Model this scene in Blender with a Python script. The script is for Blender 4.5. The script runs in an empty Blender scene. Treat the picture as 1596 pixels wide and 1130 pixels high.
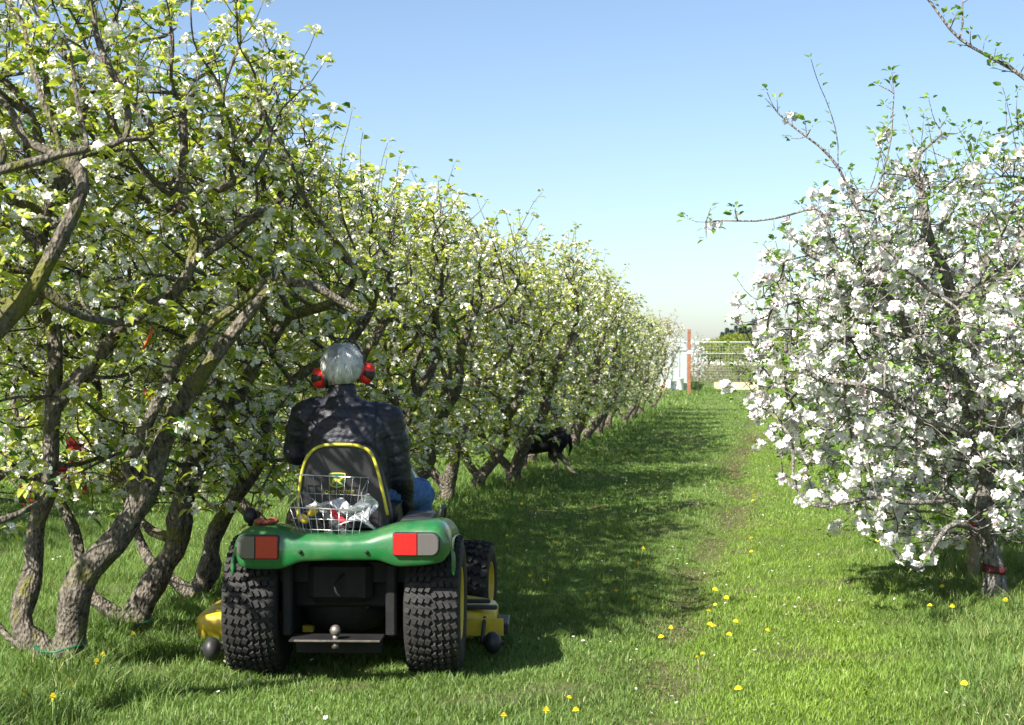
import bpy, bmesh, math, random
import numpy as np
from mathutils import Vector, Matrix
R = math.radians
rng = np.random.default_rng(11)
random.seed(5)
S = bpy.context.scene
C = S.collection

# ------------------------------------------------------------------ camera, sky, sun, exposure
F, CX, HY, H = 2350.0, 798.0, 558.0, 1.5        # focal length in photo pixels, centre column, horizon row, eye height
cam = bpy.data.objects.new('camera', bpy.data.cameras.new('camera')); C.objects.link(cam)
cam.location = (0, 0, H); cam.rotation_euler = (R(90) - math.atan((565 - HY) / F), 0, 0)
cam.data.lens = 36 * F / 1596; cam.data.sensor_width = 36
cam.data.clip_start = 0.05; cam.data.clip_end = 4000
cam.data.dof.use_dof = True; cam.data.dof.focus_distance = 8.5; cam.data.dof.aperture_fstop = 7.1
S.camera = cam
W_ = bpy.data.worlds.new('World'); S.world = W_; W_.use_nodes = True
SUN_EL = R(41); SUN_DIR = Vector((-0.67, -0.74, 0)).normalized()   # horizontal direction towards the sun
nt = W_.node_tree; bg = nt.nodes['Background']
sky = nt.nodes.new('ShaderNodeTexSky'); sky.sky_type = 'NISHITA'; sky.sun_disc = False
sky.sun_elevation = SUN_EL; sky.sun_rotation = math.atan2(SUN_DIR.x, SUN_DIR.y)
sky.altitude = 0; sky.air_density = 0.86; sky.dust_density = 1.05; sky.ozone_density = 1.7
nt.links.new(sky.outputs[0], bg.inputs[0]); bg.inputs[1].default_value = 0.066
sl = bpy.data.lights.new('sun', 'SUN'); sl.energy = 5.0; sl.angle = R(0.5); sl.color = (1, 0.95, 0.86)
so = bpy.data.objects.new('sun', sl); C.objects.link(so)
to_sun = Vector((SUN_DIR.x * math.cos(SUN_EL), SUN_DIR.y * math.cos(SUN_EL), math.sin(SUN_EL)))
so.rotation_euler = to_sun.to_track_quat('Z', 'Y').to_euler(); so.location = to_sun * 60
S.view_settings.view_transform = 'Standard'; S.view_settings.look = 'None'
S.view_settings.gamma = 1; S.view_settings.exposure = 1.53
S.cycles.max_bounces = 6; S.cycles.transparent_max_bounces = 6; S.cycles.transmission_bounces = 3
S.cycles.use_denoising = True

def WP(px, py, Y):
    return np.array([(px - CX) / F * Y, Y, H - (py - HY) / F * Y])
def GP(px, py):
    Y = H * F / (py - HY); return (px - CX) / F * Y, Y

# ------------------------------------------------------------------ object helpers
def tag(o, label=None, cat=None, group=None, kind=None):
    if label: o['label'] = label
    if cat: o['category'] = cat
    if group: o['group'] = group
    if kind: o['kind'] = kind
    return o
def thing(name, label, cat, loc=(0, 0, 0), rz=0, group=None):
    o = bpy.data.objects.new(name, None); C.objects.link(o)
    o.empty_display_size = .1
    o.location = loc; o.rotation_euler = (0, 0, rz)
    return tag(o, label, cat, group)
def mesh_np(name, V, T, mat, parent=None, smooth=False, col=None, Q=None):
    """V (n,3), T (m,3) triangles and/or Q (k,4) quads"""
    me = bpy.data.meshes.new(name)
    V = np.ascontiguousarray(V, np.float32)
    T = np.zeros((0, 3), np.int32) if T is None else np.asarray(T, np.int32)
    Q = np.zeros((0, 4), np.int32) if Q is None else np.asarray(Q, np.int32)
    me.vertices.add(len(V)); me.vertices.foreach_set('co', V.ravel())
    nl = 3 * len(T) + 4 * len(Q)
    me.loops.add(nl); me.loops.foreach_set('vertex_index', np.concatenate([T.ravel(), Q.ravel()]).astype(np.int32))
    me.polygons.add(len(T) + len(Q))
    ls = np.concatenate([np.arange(len(T)) * 3, 3 * len(T) + np.arange(len(Q)) * 4]).astype(np.int32)
    me.polygons.foreach_set('loop_start', ls)
    me.update(calc_edges=True)
    if smooth: me.polygons.foreach_set('use_smooth', np.ones(len(T) + len(Q), bool))
    if col is not None:
        a = me.color_attributes.new('tint', 'FLOAT_COLOR', 'POINT')
        a.data.foreach_set('color', np.ascontiguousarray(col, np.float32).ravel())
    me.materials.append(mat); me.update()
    o = bpy.data.objects.new(name, me); C.objects.link(o)
    if parent is not None: o.parent = parent
    return o
def copy_tree(o, parent=None):
    c = o.copy(); C.objects.link(c)
    if parent is not None: c.parent = parent
    for ch in list(o.children): copy_tree(ch, c)
    return c

class MB:
    """collects simple solids into one mesh"""
    def __init__(s): s.v = []; s.f = []; s.sm = []
    def add(s, vs, fs, smooth=True):
        n = len(s.v); s.v += [tuple(map(float, p)) for p in vs]; s.f += [[i + n for i in f] for f in fs]; s.sm += [smooth] * len(fs); return s
    def rings(s, rs, closed=True, caps=True, smooth=True, loop=False):
        k = len(rs[0]); vs = [p for r in rs for p in r]; fs = []
        m = len(rs)
        for i in range(m if loop else m - 1):
            j2 = (i + 1) % m
            for j in range(k if closed else k - 1):
                a = i * k + j; b = i * k + (j + 1) % k
                fs.append([a, b, j2 * k + (j + 1) % k, j2 * k + j])
        if caps and closed and not loop:
            fs.append(list(range(k))[::-1]); fs.append([(m - 1) * k + j for j in range(k)])
        return s.add(vs, fs, smooth)
    def tube(s, pts, r, n=8, loop=False, caps=True):
        P = [Vector(p) for p in pts]; m = len(P)
        rr = r if hasattr(r, '__len__') else [r] * m
        rs = []; up = None
        for i in range(m):
            if loop: t = (P[(i + 1) % m] - P[i - 1]).normalized()
            else: t = (P[min(i + 1, m - 1)] - P[max(i - 1, 0)]).normalized()
            if up is None: up = Vector((0, 0, 1)) if abs(t.z) < .9 else Vector((1, 0, 0))
            a = t.cross(up); 
            if a.length < 1e-5: a = t.cross(Vector((0, 1, 0)))
            a.normalize(); b = a.cross(t).normalized(); up = b
            rs.append([P[i] + (a * math.cos(2 * math.pi * k / n) + b * math.sin(2 * math.pi * k / n)) * rr[i] for k in range(n)])
        return s.rings(rs, caps=caps, loop=loop)
    def box(s, c, d, bev=0.0, rot=None):
        """box centre c, full size d, with chamfered edges"""
        hx, hy, hz = d[0] / 2, d[1] / 2, d[2] / 2; b = min(bev, hx * .9, hy * .9, hz * .9)
        def ring(z, i):
            x, y = hx - i, hy - i
            q = b * .999
            if b <= 0: return [(x, y, z), (-x, y, z), (-x, -y, z), (x, -y, z)]
            return [(x - q * (i == 0) - (i != 0) * q * .4, y, z), (-x + q, y, z), (-x, y - q, z), (-x, -y + q, z), (-x + q, -y, z), (x - q, -y, z), (x, -y + q, z), (x, y - q, z)]
        rs = [ring(-hz, b), ring(-hz + b, 0), ring(hz - b, 0), ring(hz, b)] if b > 0 else [ring(-hz, 0), ring(hz, 0)]
        M = rot.to_matrix() if rot is not None and hasattr(rot, 'to_matrix') else Matrix.Identity(3)
        rs = [[M @ Vector(p) + Vector(c) for p in r] for r in rs]
        return s.rings(rs, smooth=False)
    def ball(s, c, r, n=12, m=8, M=None):
        r = r if hasattr(r, '__len__') else (r, r, r)
        rs = []
        for i in range(m + 1):
            ph = math.pi * (i + (.02 if i == 0 else -.02 if i == m else 0)) / m
            ring = []
            for j in range(n):
                th = 2 * math.pi * j / n
                p = Vector((r[0] * math.sin(ph) * math.cos(th), r[1] * math.sin(ph) * math.sin(th), -r[2] * math.cos(ph)))
                if M is not None: p = M @ p
                ring.append(p + Vector(c))
            rs.append(ring)
        return s.rings(rs)
    def prism(s, poly, y0, y1, bev=0.0, axis='y'):
        """polygon in (x,z), extruded along y (or another axis)"""
        n = len(poly); cx = sum(p[0] for p in poly) / n; cz = sum(p[1] for p in poly) / n
        def ring(y, k):
            out = []
            for i, p in enumerate(poly):
                a = Vector(poly[i - 1]); q = Vector(p); c_ = Vector(poly[(i + 1) % n])
                d = ((a - q).normalized() + (c_ - q).normalized())
                inn = (Vector((cx, cz)) - q).normalized() * k
                x, z = q.x + inn.x, q.y + inn.y
                out.append((x, y, z) if axis == 'y' else (y, x, z) if axis == 'x' else (x, z, y))
            return out
        sg = 1 if y1 > y0 else -1
        rs = [ring(y0, bev), ring(y0 + sg * bev, 0), ring(y1 - sg * bev, 0), ring(y1, bev)] if bev > 0 else [ring(y0, 0), ring(y1, 0)]
        return s.rings(rs, smooth=False)
    def lathe(s, prof, c, axis='x', n=32):
        """profile of (along axis, radius)"""
        rs = []
        for a, r in prof:
            ring = []
            for k in range(n):
                t = 2 * math.pi * k / n; u, v = r * math.cos(t), r * math.sin(t)
                p = (a, u, v) if axis == 'x' else (u, a, v) if axis == 'y' else (u, v, a)
                ring.append(Vector(p) + Vector(c))
            rs.append(ring)
        return s.rings(rs)
    def build(s, name, mat, parent=None, autosmooth=None):
        me = bpy.data.meshes.new(name); me.from_pydata(s.v, [], s.f); me.update()
        bm = bmesh.new(); bm.from_mesh(me); bmesh.ops.recalc_face_normals(bm, faces=bm.faces); bm.to_mesh(me); bm.free()
        me.polygons.foreach_set('use_smooth', s.sm)
        me.materials.append(mat)
        o = bpy.data.objects.new(name, me); C.objects.link(o)
        if parent is not None: o.parent = parent
        return o

# ------------------------------------------------------------------ materials
def new_mat(name):
    m = bpy.data.materials.new(name); m.use_nodes = True
    n = m.node_tree; return m, n, n.nodes['Principled BSDF'], n.nodes['Material Output']
def setp(b, **k):
    for a, v in k.items():
        b.inputs[a.replace('_', ' ')].default_value = v
def noise(n, scale, detail=4, co=None, rough=.55):
    t = n.nodes.new('ShaderNodeTexNoise'); t.inputs['Scale'].default_value = scale; t.inputs['Detail'].default_value = detail
    t.inputs['Roughness'].default_value = rough
    if co is not None: n.links.new(co, t.inputs['Vector'])
    return t.outputs['Fac']
def ramp(n, fac, stops):
    r = n.nodes.new('ShaderNodeValToRGB'); n.links.new(fac, r.inputs[0])
    e = r.color_ramp.elements
    while len(e) < len(stops): e.new(.5)
    for i, (p, c) in enumerate(stops): e[i].position = p; e[i].color = (*c, 1) if len(c) == 3 else c
    return r.outputs[0]
def texco(n, which='Object'):
    t = n.nodes.new('ShaderNodeTexCoord'); return t.outputs[which]
def bump(n, b, h, strength=.3, dist=.01):
    u = n.nodes.new('ShaderNodeBump'); u.inputs['Strength'].default_value = strength; u.inputs['Distance'].default_value = dist
    n.links.new(h, u.inputs['Height']); n.links.new(u.outputs[0], b.inputs['Normal'])
def plain(name, col, rough=.5, metal=0, vary=.15, scale=20, bmp=0, bscale=80, coat=0, col2=None, spec=.5):
    m, n, b, o = new_mat(name)
    co = texco(n)
    c2 = col2 if col2 else tuple(max(0, c * (1 - vary)) for c in col)
    c1 = col if col2 else tuple(min(1, c * (1 + vary)) for c in col)
    n.links.new(ramp(n, noise(n, scale, 5, co), [(.35, c2), (.65, c1)]), b.inputs['Base Color'])
    setp(b, Roughness=rough, Metallic=metal, Coat_Weight=coat, Specular_IOR_Level=spec)
    if bmp: bump(n, b, noise(n, bscale, 6, co), bmp)
    return m
def leaf_mat(name, transl=.4, rough=.42, tcol=(1.15, 1.2, .5), spec=.5):
    m, n, b, o = new_mat(name)
    a = n.nodes.new('ShaderNodeVertexColor'); a.layer_name = 'tint'
    n.links.new(a.outputs[0], b.inputs['Base Color']); setp(b, Roughness=rough, Specular_IOR_Level=spec)
    t = n.nodes.new('ShaderNodeBsdfTranslucent')
    mu = n.nodes.new('ShaderNodeMix'); mu.data_type = 'RGBA'; mu.blend_type = 'MULTIPLY'; mu.inputs[0].default_value = 1
    n.links.new(a.outputs[0], mu.inputs[6]); mu.inputs[7].default_value = (*tcol, 1)
    n.links.new(mu.outputs[2], t.inputs[0])
    x = n.nodes.new('ShaderNodeMixShader'); x.inputs[0].default_value = transl
    n.links.new(b.outputs[0], x.inputs[1]); n.links.new(t.outputs[0], x.inputs[2]); n.links.new(x.outputs[0], o.inputs[0])
    return m
M_leaf = leaf_mat('leaf', .5)
M_petal = leaf_mat('petal', .35, .6, (1, 1, .98), .3)
M_grass = leaf_mat('grass_blade', .38, .5, (1.15, 1.2, .5), .35)
def bark_mat(name, dark, light, moss, moss_amt):
    m, n, b, o = new_mat(name)
    co = texco(n, 'Object')
    mp = n.nodes.new('ShaderNodeMapping'); mp.inputs['Scale'].default_value = (1, 1, .55); n.links.new(co, mp.inputs[0])
    f1 = noise(n, 38, 9, mp.outputs[0], .7); f2 = noise(n, 5, 4, co)
    c1 = ramp(n, f1, [(.36, dark), (.62, light)])
    mask = ramp(n, f2, [(.62 - moss_amt, (0, 0, 0)), (.72 - moss_amt, (1, 1, 1))])
    geo = n.nodes.new('ShaderNodeNewGeometry')
    mx = n.nodes.new('ShaderNodeMix'); mx.data_type = 'RGBA'; n.links.new(mask, mx.inputs[0])
    n.links.new(c1, mx.inputs[6]); mx.inputs[7].default_value = (*moss, 1)
    n.links.new(mx.outputs[2], b.inputs['Base Color']); setp(b, Roughness=.85, Specular_IOR_Level=.25)
    vo = n.nodes.new('ShaderNodeTexVoronoi'); vo.inputs['Scale'].default_value = 75; n.links.new(mp.outputs[0], vo.inputs[0])
    ad = n.nodes.new('ShaderNodeMath'); ad.operation = 'ADD'; n.links.new(f1, ad.inputs[0]); n.links.new(vo.outputs[0], ad.inputs[1])
    bump(n, b, ad.outputs[0], .9, .02)
    return m
M_bark = bark_mat('pear_bark', (.022, .018, .014), (.20, .175, .14), (.12, .12, .028), .09)
M_bark2 = bark_mat('apple_bark', (.05, .045, .04), (.28, .26, .235), (.30, .26, .10), -.02)
M_twig = M_bark

# ------------------------------------------------------------------ value noise for layout
_h = np.random.default_rng(3).random((256, 256))
def vn(x, y, s=1.0):
    x = np.asarray(x) * s + 77.3; y = np.asarray(y) * s + 31.7
    xi = np.floor(x).astype(int); yi = np.floor(y).astype(int); u = x - xi; v = y - yi
    u = u * u * (3 - 2 * u); v = v * v * (3 - 2 * v)
    g = lambda a, b: _h[a % 256, b % 256]
    return (g(xi, yi) * (1 - u) + g(xi + 1, yi) * u) * (1 - v) + (g(xi, yi + 1) * (1 - u) + g(xi + 1, yi + 1) * u) * v
ROW = .174
def rowx(Y): return -2.145 + ROW * (Y - 7.02)      # the left tree row
def rowd(x, y): return (x - rowx(y)) / math.sqrt(1 + ROW * ROW)   # distance right of the left row
def gz(x, y):
    d = rowd(x, y)
    z = (vn(x, y, .5) - .5) * .035 + (vn(x, y, 1.9) - .5) * .02 + (vn(x, y, 5) - .5) * .012
    z = z + .05 * np.exp(-(d / .7) ** 2) + .05 * np.exp(-((d - 4.65) / .6) ** 2)
    z = z - .06 * np.exp(-((d - 2.85 - .1 * np.sin(y * .5)) / .16) ** 2)
    return z

# ------------------------------------------------------------------ ground
def build_ground():
    xs = np.unique(np.concatenate([np.linspace(-1200, -30, 20), np.linspace(-30, -8, 30), np.linspace(-8, 16, 230), np.linspace(16, 60, 40), np.linspace(60, 1200, 20)]))
    ys = np.unique(np.concatenate([np.linspace(-60, 3, 12), np.linspace(3, 22, 220), np.linspace(22, 60, 120), np.linspace(60, 130, 30), np.linspace(130, 2500, 20)]))
    X, Y = np.meshgrid(xs, ys); Z = gz(X, Y) * (Y < 130)
    V = np.stack([X, Y, Z], -1).reshape(-1, 3); nx = len(xs); ny = len(ys)
    i = np.arange(ny - 1)[:, None] * nx + np.arange(nx - 1)[None]; i = i.ravel()
    Q = np.stack([i, i + 1, i + nx + 1, i + nx], 1)
    m, n, b, o = new_mat('ground_turf')
    dd = rowd(X, Y); soil = np.exp(-((dd - 2.85 - .1 * np.sin(Y * .5) - .12 * (vn(X, Y, 2.2) - .5)) / .19) ** 2) * np.clip((vn(X, Y, 1.7) - .30) * 3, 0, .6) * (Y < 45)
    soil = np.maximum(soil, np.clip((vn(X, Y, 3.1) - .72) * 4, 0, .6)).ravel()
    colr = np.stack([soil, soil, soil, np.ones_like(soil)], 1)
    co = texco(n)
    f = noise(n, 1.1, 8, co, .7); g = noise(n, 9, 8, co, .75); big = noise(n, .13, 3, co)
    ca = ramp(n, g, [(.3, (.05, .06, .02)), (.55, (.10, .15, .03)), (.75, (.17, .21, .06))])
    cb = ramp(n, f, [(.35, (.06, .12, .018)), (.7, (.14, .20, .05))])
    mx = n.nodes.new('ShaderNodeMix'); mx.data_type = 'RGBA'; mx.inputs[0].default_value = .5
    n.links.new(ca, mx.inputs[6]); n.links.new(cb, mx.inputs[7])
    vc = n.nodes.new('ShaderNodeVertexColor'); vc.layer_name = 'tint'
    m2 = n.nodes.new('ShaderNodeMix'); m2.data_type = 'RGBA'; n.links.new(vc.outputs[0], m2.inputs[0]); n.links.new(mx.outputs[2], m2.inputs[6])
    n.links.new(ramp(n, noise(n, 30, 8, co, .7), [(.35, (.045, .032, .022)), (.6, (.13, .10, .065)), (.75, (.20, .17, .11))]), m2.inputs[7]); n.links.new(m2.outputs[2], b.inputs['Base Color'])
    setp(b, Roughness=.9, Specular_IOR_Level=.15); bump(n, b, g, .8, .05)
    tag(mesh_np('ground', V, None, m, smooth=True, Q=Q, col=colr), kind='structure')
build_ground()

def grass_color(x, y, n, tall):
    d = rowd(x, y)
    strip = np.clip((d - 2.6 + .35 * (vn(x, y, .8) - .5)) / .5, 0, 1) * np.clip((4.2 - d) / .5, 0, 1)  # strip: limier turf, with some sunlit brightness put into the blade colour
    a = np.array([.125, .205, .044]); bb = np.array([.175, .27, .030]); c = np.array([.34, .36, .14])
    k = vn(x, y, 1.3)[:, None] * .35 + vn(x, y, 4)[:, None] * .25 + vn(x, y, 17)[:, None] * .25 + rng.random((n, 1)) * .25
    col = a * (1 - strip[:, None] * .85) + bb * strip[:, None] * .85
    col = col * (.65 + .75 * k)
    dry = (rng.random(n) < .03 + .2 * np.clip(vn(x, y, .9) - .62, 0, 1) + .10 * (np.abs(d - 4.9) < .7))
    col[dry] = c * (.7 + .6 * rng.random((dry.sum(), 1)))
    dark = rng.random(n) < .2 + .3 * (vn(x, y, 8) > .72)
    col[dark] *= .55
    return col
def blades(Y0, Y1, dens, w, seg, name_list, xm=1.2):
    xl = (-CX / F) * Y1 * 1.05 - xm; xr = (CX / F) * Y1 * 1.05 + xm
    n = int((xr - xl) * (Y1 - Y0) * dens)
    x = rng.uniform(xl, xr, n); y = rng.uniform(Y0, Y1, n)
    keep = (np.abs(x) < y * CX / F * 1.05 + xm)
    d = rowd(x, y)
    rut = np.exp(-((d - 2.85 - .1 * np.sin(y * .5) - .12 * (vn(x, y, 2.2) - .5)) / .20) ** 2) * np.clip((vn(x, y, 1.7) - .30) * 5, 0, 1)
    bare = np.clip((vn(x, y, 3.1) - .72) * 6, 0, 1)
    keep &= rng.random(n) > np.maximum(rut * .5, bare * .5)
    x = x[keep]; y = y[keep]; d = d[keep]; n = len(x)
    tuft = vn(x, y, 4.5) * .6 + vn(x, y, 11) * .4
    h = .018 + .026 * tuft * (1 - .35 * (d > 2.7) * (d < 4.1))
    long_ = np.exp(-(d / .75) ** 2) + np.exp(-((d - 4.75) / .6) ** 2) + .35 * (d < -.8)
    h = h + long_ * (.02 + .12 * np.clip(tuft - .38, 0, 1) * 1.6) + .05 * (d < 2.4) * np.clip(tuft - .55, 0, 1)
    h = h * rng.uniform(.5, 1.35, n)
    a = rng.uniform(0, 2 * np.pi, n); lean = rng.uniform(.2, 1.3, n) * h
    dx, dy = np.cos(a), np.sin(a); b = a + rng.uniform(-.8, .8, n) + np.pi / 2; wx, wy = np.cos(b), np.sin(b)
    ww = w * rng.uniform(.6, 1.4, n)
    z = gz(x, y) - .004
    P0 = np.stack([x - wx * ww / 2, y - wy * ww / 2, z], 1); P1 = np.stack([x + wx * ww / 2, y + wy * ww / 2, z], 1)
    tip = np.stack([x + dx * lean, y + dy * lean, z + h], 1)
    col = grass_color(x, y, n, long_)
    if seg == 2:
        m0 = np.stack([x + dx * lean * .3 - wx * ww * .42, y + dy * lean * .3 - wy * ww * .42, z + h * .6], 1)
        m1 = np.stack([x + dx * lean * .3 + wx * ww * .42, y + dy * lean * .3 + wy * ww * .42, z + h * .6], 1)
        V = np.stack([P0, P1, m1, m0, tip], 1).reshape(-1, 3); i = np.arange(n)[:, None] * 5
        T = np.concatenate([i + np.array([[0, 1, 2]]), i + np.array([[0, 2, 3]]), i + np.array([[3, 2, 4]])])
        k = 5
    else:
        V = np.stack([P0, P1, tip], 1).reshape(-1, 3); T = np.arange(n)[:, None] * 3 + np.array([[0, 1, 2]]); k = 3
    cc = np.repeat(np.concatenate([col, np.ones((n, 1))], 1), k, 0)
    return V, T, cc
gv, gt, gc, off = [], [], [], 0
for Y0, Y1, dens, w, seg in ((4.6, 9.5, 8500, .0036, 2), (9.5, 14, 4600, .0052, 1), (14, 24, 1300, .010, 1), (24, 42, 300, .020, 1), (42, 78, 70, .035, 1)):
    V, T, c_ = blades(Y0, Y1, dens, w, seg, None)
    gv.append(V); gt.append(T + off); gc.append(c_); off += len(V)
tag(mesh_np('grass', np.concatenate(gv), np.concatenate(gt), M_grass, col=np.concatenate(gc)), 'short green grass with longer tufts along the tree rows', 'grass', kind='stuff')
del gv, gt, gc

# ------------------------------------------------------------------ trees
def colonize(seeds, att, step=.07, infl=.6, kill=.13, iters=90, gnarl=.35, up=.05, rs=None, hints=None):
    """seeds: list of polylines (k,3); the first starts at the ground, the others start at their nearest existing node"""
    rs = rs or np.random.default_rng(1)
    pos = []; par = []; hint = {}
    for si, pl in enumerate(seeds):
        n_before = len(pos)
        pl = np.asarray(pl, float)
        pts = [pl[0]]
        for a, b in zip(pl[:-1], pl[1:]):
            k = max(1, int(np.linalg.norm(b - a) / step))
            for q in range(1, k + 1): pts.append(a + (b - a) * q / k)
        pts = np.array(pts)
        pts[1:-1] += rs.normal(0, .015, (len(pts) - 2, 3)) + .03 * np.sin(np.arange(1, len(pts) - 1)[:, None] * np.array([.55, .47, .61]) + rs.uniform(0, 6, 3))
        if pos:
            P = np.array(pos); j = int(np.argmin(((P - pts[0]) ** 2).sum(1))); last = j
        else:
            pos.append(pts[0]); par.append(-1); last = 0
        for p in pts[1:]:
            pos.append(p); par.append(last); last = len(pos) - 1
        if hints and si < len(hints):
            for q in range(n_before, len(pos)): hint[q] = hints[si][0] + (hints[si][1] - hints[si][0]) * (q - n_before) / max(1, len(pos) - n_before)
    P = np.array(pos); nat = len(att)
    D = np.full(nat, 1e9); I = np.zeros(nat, int)
    start = 0; alive = np.ones(nat, bool)
    par = list(par)
    for it in range(iters):
        newP = P[start:]
        d = np.linalg.norm(att[:, None] - newP[None], axis=2)
        j = d.argmin(1); dm = d[np.arange(nat), j]
        u = dm < D; D[u] = dm[u]; I[u] = j[u] + start
        alive &= D > kill
        act = alive & (D < infl)
        if not act.any(): break
        idx = I[act]; v = att[act] - P[idx]; v /= np.linalg.norm(v, axis=1)[:, None]
        ui, inv = np.unique(idx, return_inverse=True)
        s = np.zeros((len(ui), 3)); np.add.at(s, inv, v)
        s /= np.linalg.norm(s, axis=1)[:, None] + 1e-6
        s += rs.normal(0, gnarl, s.shape); s[:, 2] += up
        s /= np.linalg.norm(s, axis=1)[:, None]
        start = len(P); P = np.concatenate([P, P[ui] + s * step]); par += list(ui)
        if len(P) > 9000: break
    return P, np.array(par), hint

def radii(P, par, tip, base):
    n = len(P); cnt = np.zeros(n); nch = np.zeros(n, int)
    for i in range(n - 1, 0, -1):
        if nch[i] == 0: cnt[i] = max(cnt[i], 1)
        cnt[par[i]] += cnt[i]; nch[par[i]] += 1
    cnt = np.maximum(cnt, 1); p = math.log(base / tip) / math.log(max(cnt[0], 2))
    return tip * cnt ** p, nch

def tubes(P, par, r, rs):
    n = len(P); ch = [[] for _ in range(n)]
    for i in range(1, n): ch[par[i]].append(i)
    # smooth a little
    Q = P.copy()
    for _ in range(2):
        Q2 = Q.copy()
        for i in range(1, n):
            if ch[i]:
                c = max(ch[i], key=lambda k: r[k]); Q2[i] = Q[i] * .5 + (Q[par[i]] + Q[c]) * .25
        Q = Q2
    Vs, Qs, off = [], [], 0
    starts = [(0, None)]
    while starts:
        s, p0 = starts.pop()
        chain = [s]; cur = s
        while ch[cur]:
            k = sorted(ch[cur], key=lambda q: -r[q]); 
            for o_ in k[1:]: starts.append((o_, cur))
            cur = k[0]; chain.append(cur)
        pts = Q[chain]; rr = r[chain].copy()
        if p0 is not None:
            pts = np.vstack([Q[p0], pts]); rr = np.concatenate([[min(r[p0], rr[0] * 1.25)], rr])
        if len(pts) < 2: continue
        m = len(pts); mr = rr.max(); sides = 10 if mr > .05 else 7 if mr > .02 else 5 if mr > .008 else 3
        t = np.gradient(pts, axis=0); t /= np.linalg.norm(t, axis=1)[:, None] + 1e-9
        u = np.cross(t[0], [0.3, 0.5, 1]); u /= np.linalg.norm(u); U = np.zeros_like(t)
        for i in range(m):
            u = u - t[i] * u.dot(t[i]); u /= np.linalg.norm(u) + 1e-9; U[i] = u
        Wv = np.cross(t, U); ang = np.arange(sides) * 2 * np.pi / sides
        lump = 1 + .16 * np.clip(np.sin(np.arange(m) * 1.3 + rs.uniform(0, 6)) * np.sin(np.arange(m) * .47 + rs.uniform(0, 6)), -.4, 1) * (rr > .01)
        knob = (1 + rs.normal(0, .10 if mr > .012 else .05, (m, sides)) * (rr > .006)[:, None]) * lump[:, None]
        ring = pts[:, None] + (U[:, None] * np.cos(ang)[None, :, None] + Wv[:, None] * np.sin(ang)[None, :, None]) * (rr[:, None] * knob)[..., None]
        Vs.append(ring.reshape(-1, 3))
        i = (np.arange(m - 1)[:, None] * sides + np.arange(sides)[None]); j = (np.arange(m - 1)[:, None] * sides + (np.arange(sides)[None] + 1) % sides)
        Qs.append(np.stack([i, j, j + sides, i + sides], -1).reshape(-1, 4) + off); off += m * sides
    return np.concatenate(Vs), np.concatenate(Qs), Q

def norm(a): return a / (np.linalg.norm(a, axis=-1, keepdims=True) + 1e-9)
def leaves(base, d, L, W, rs, col, droop=.35, fold=.35, petiole=.022):
    """n leaves: base point, direction d, length L, width W -> 9 verts each (petiole start + 8)"""
    n = len(base); d = norm(d)
    side = norm(np.cross(d, np.array([0, 0, 1.0]) + rs.normal(0, .45, (n, 3)))); nr = np.cross(side, d)
    L = L[:, None]; W = W[:, None]
    b0 = base; b = base + d * petiole
    dr = np.array([0, 0, -1.0])
    def pt(t, s, lift):
        c = b + d * L * t + dr * L * droop * t * t
        return c + side * W * s * .5 + nr * W * lift
    V = np.stack([b0, b, pt(.32, -.9, fold * .45), pt(.32, 0, 0), pt(.32, .9, fold * .45), pt(.68, -.72, fold * .36), pt(.68, 0, 0), pt(.68, .72, fold * .36), pt(1, 0, -.05)], 1)
    i = np.arange(n)[:, None] * 9
    tt = np.array([[0, 1, 3], [1, 3, 2], [1, 4, 3], [2, 3, 6], [2, 6, 5], [3, 4, 7], [3, 7, 6], [5, 6, 8], [6, 7, 8]])
    T = (i[:, None] + tt[None]).reshape(-1, 3)
    cc = np.repeat(np.concatenate([col, np.ones((n, 1))], 1), 9, 0)
    return V.reshape(-1, 3), T, cc
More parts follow.
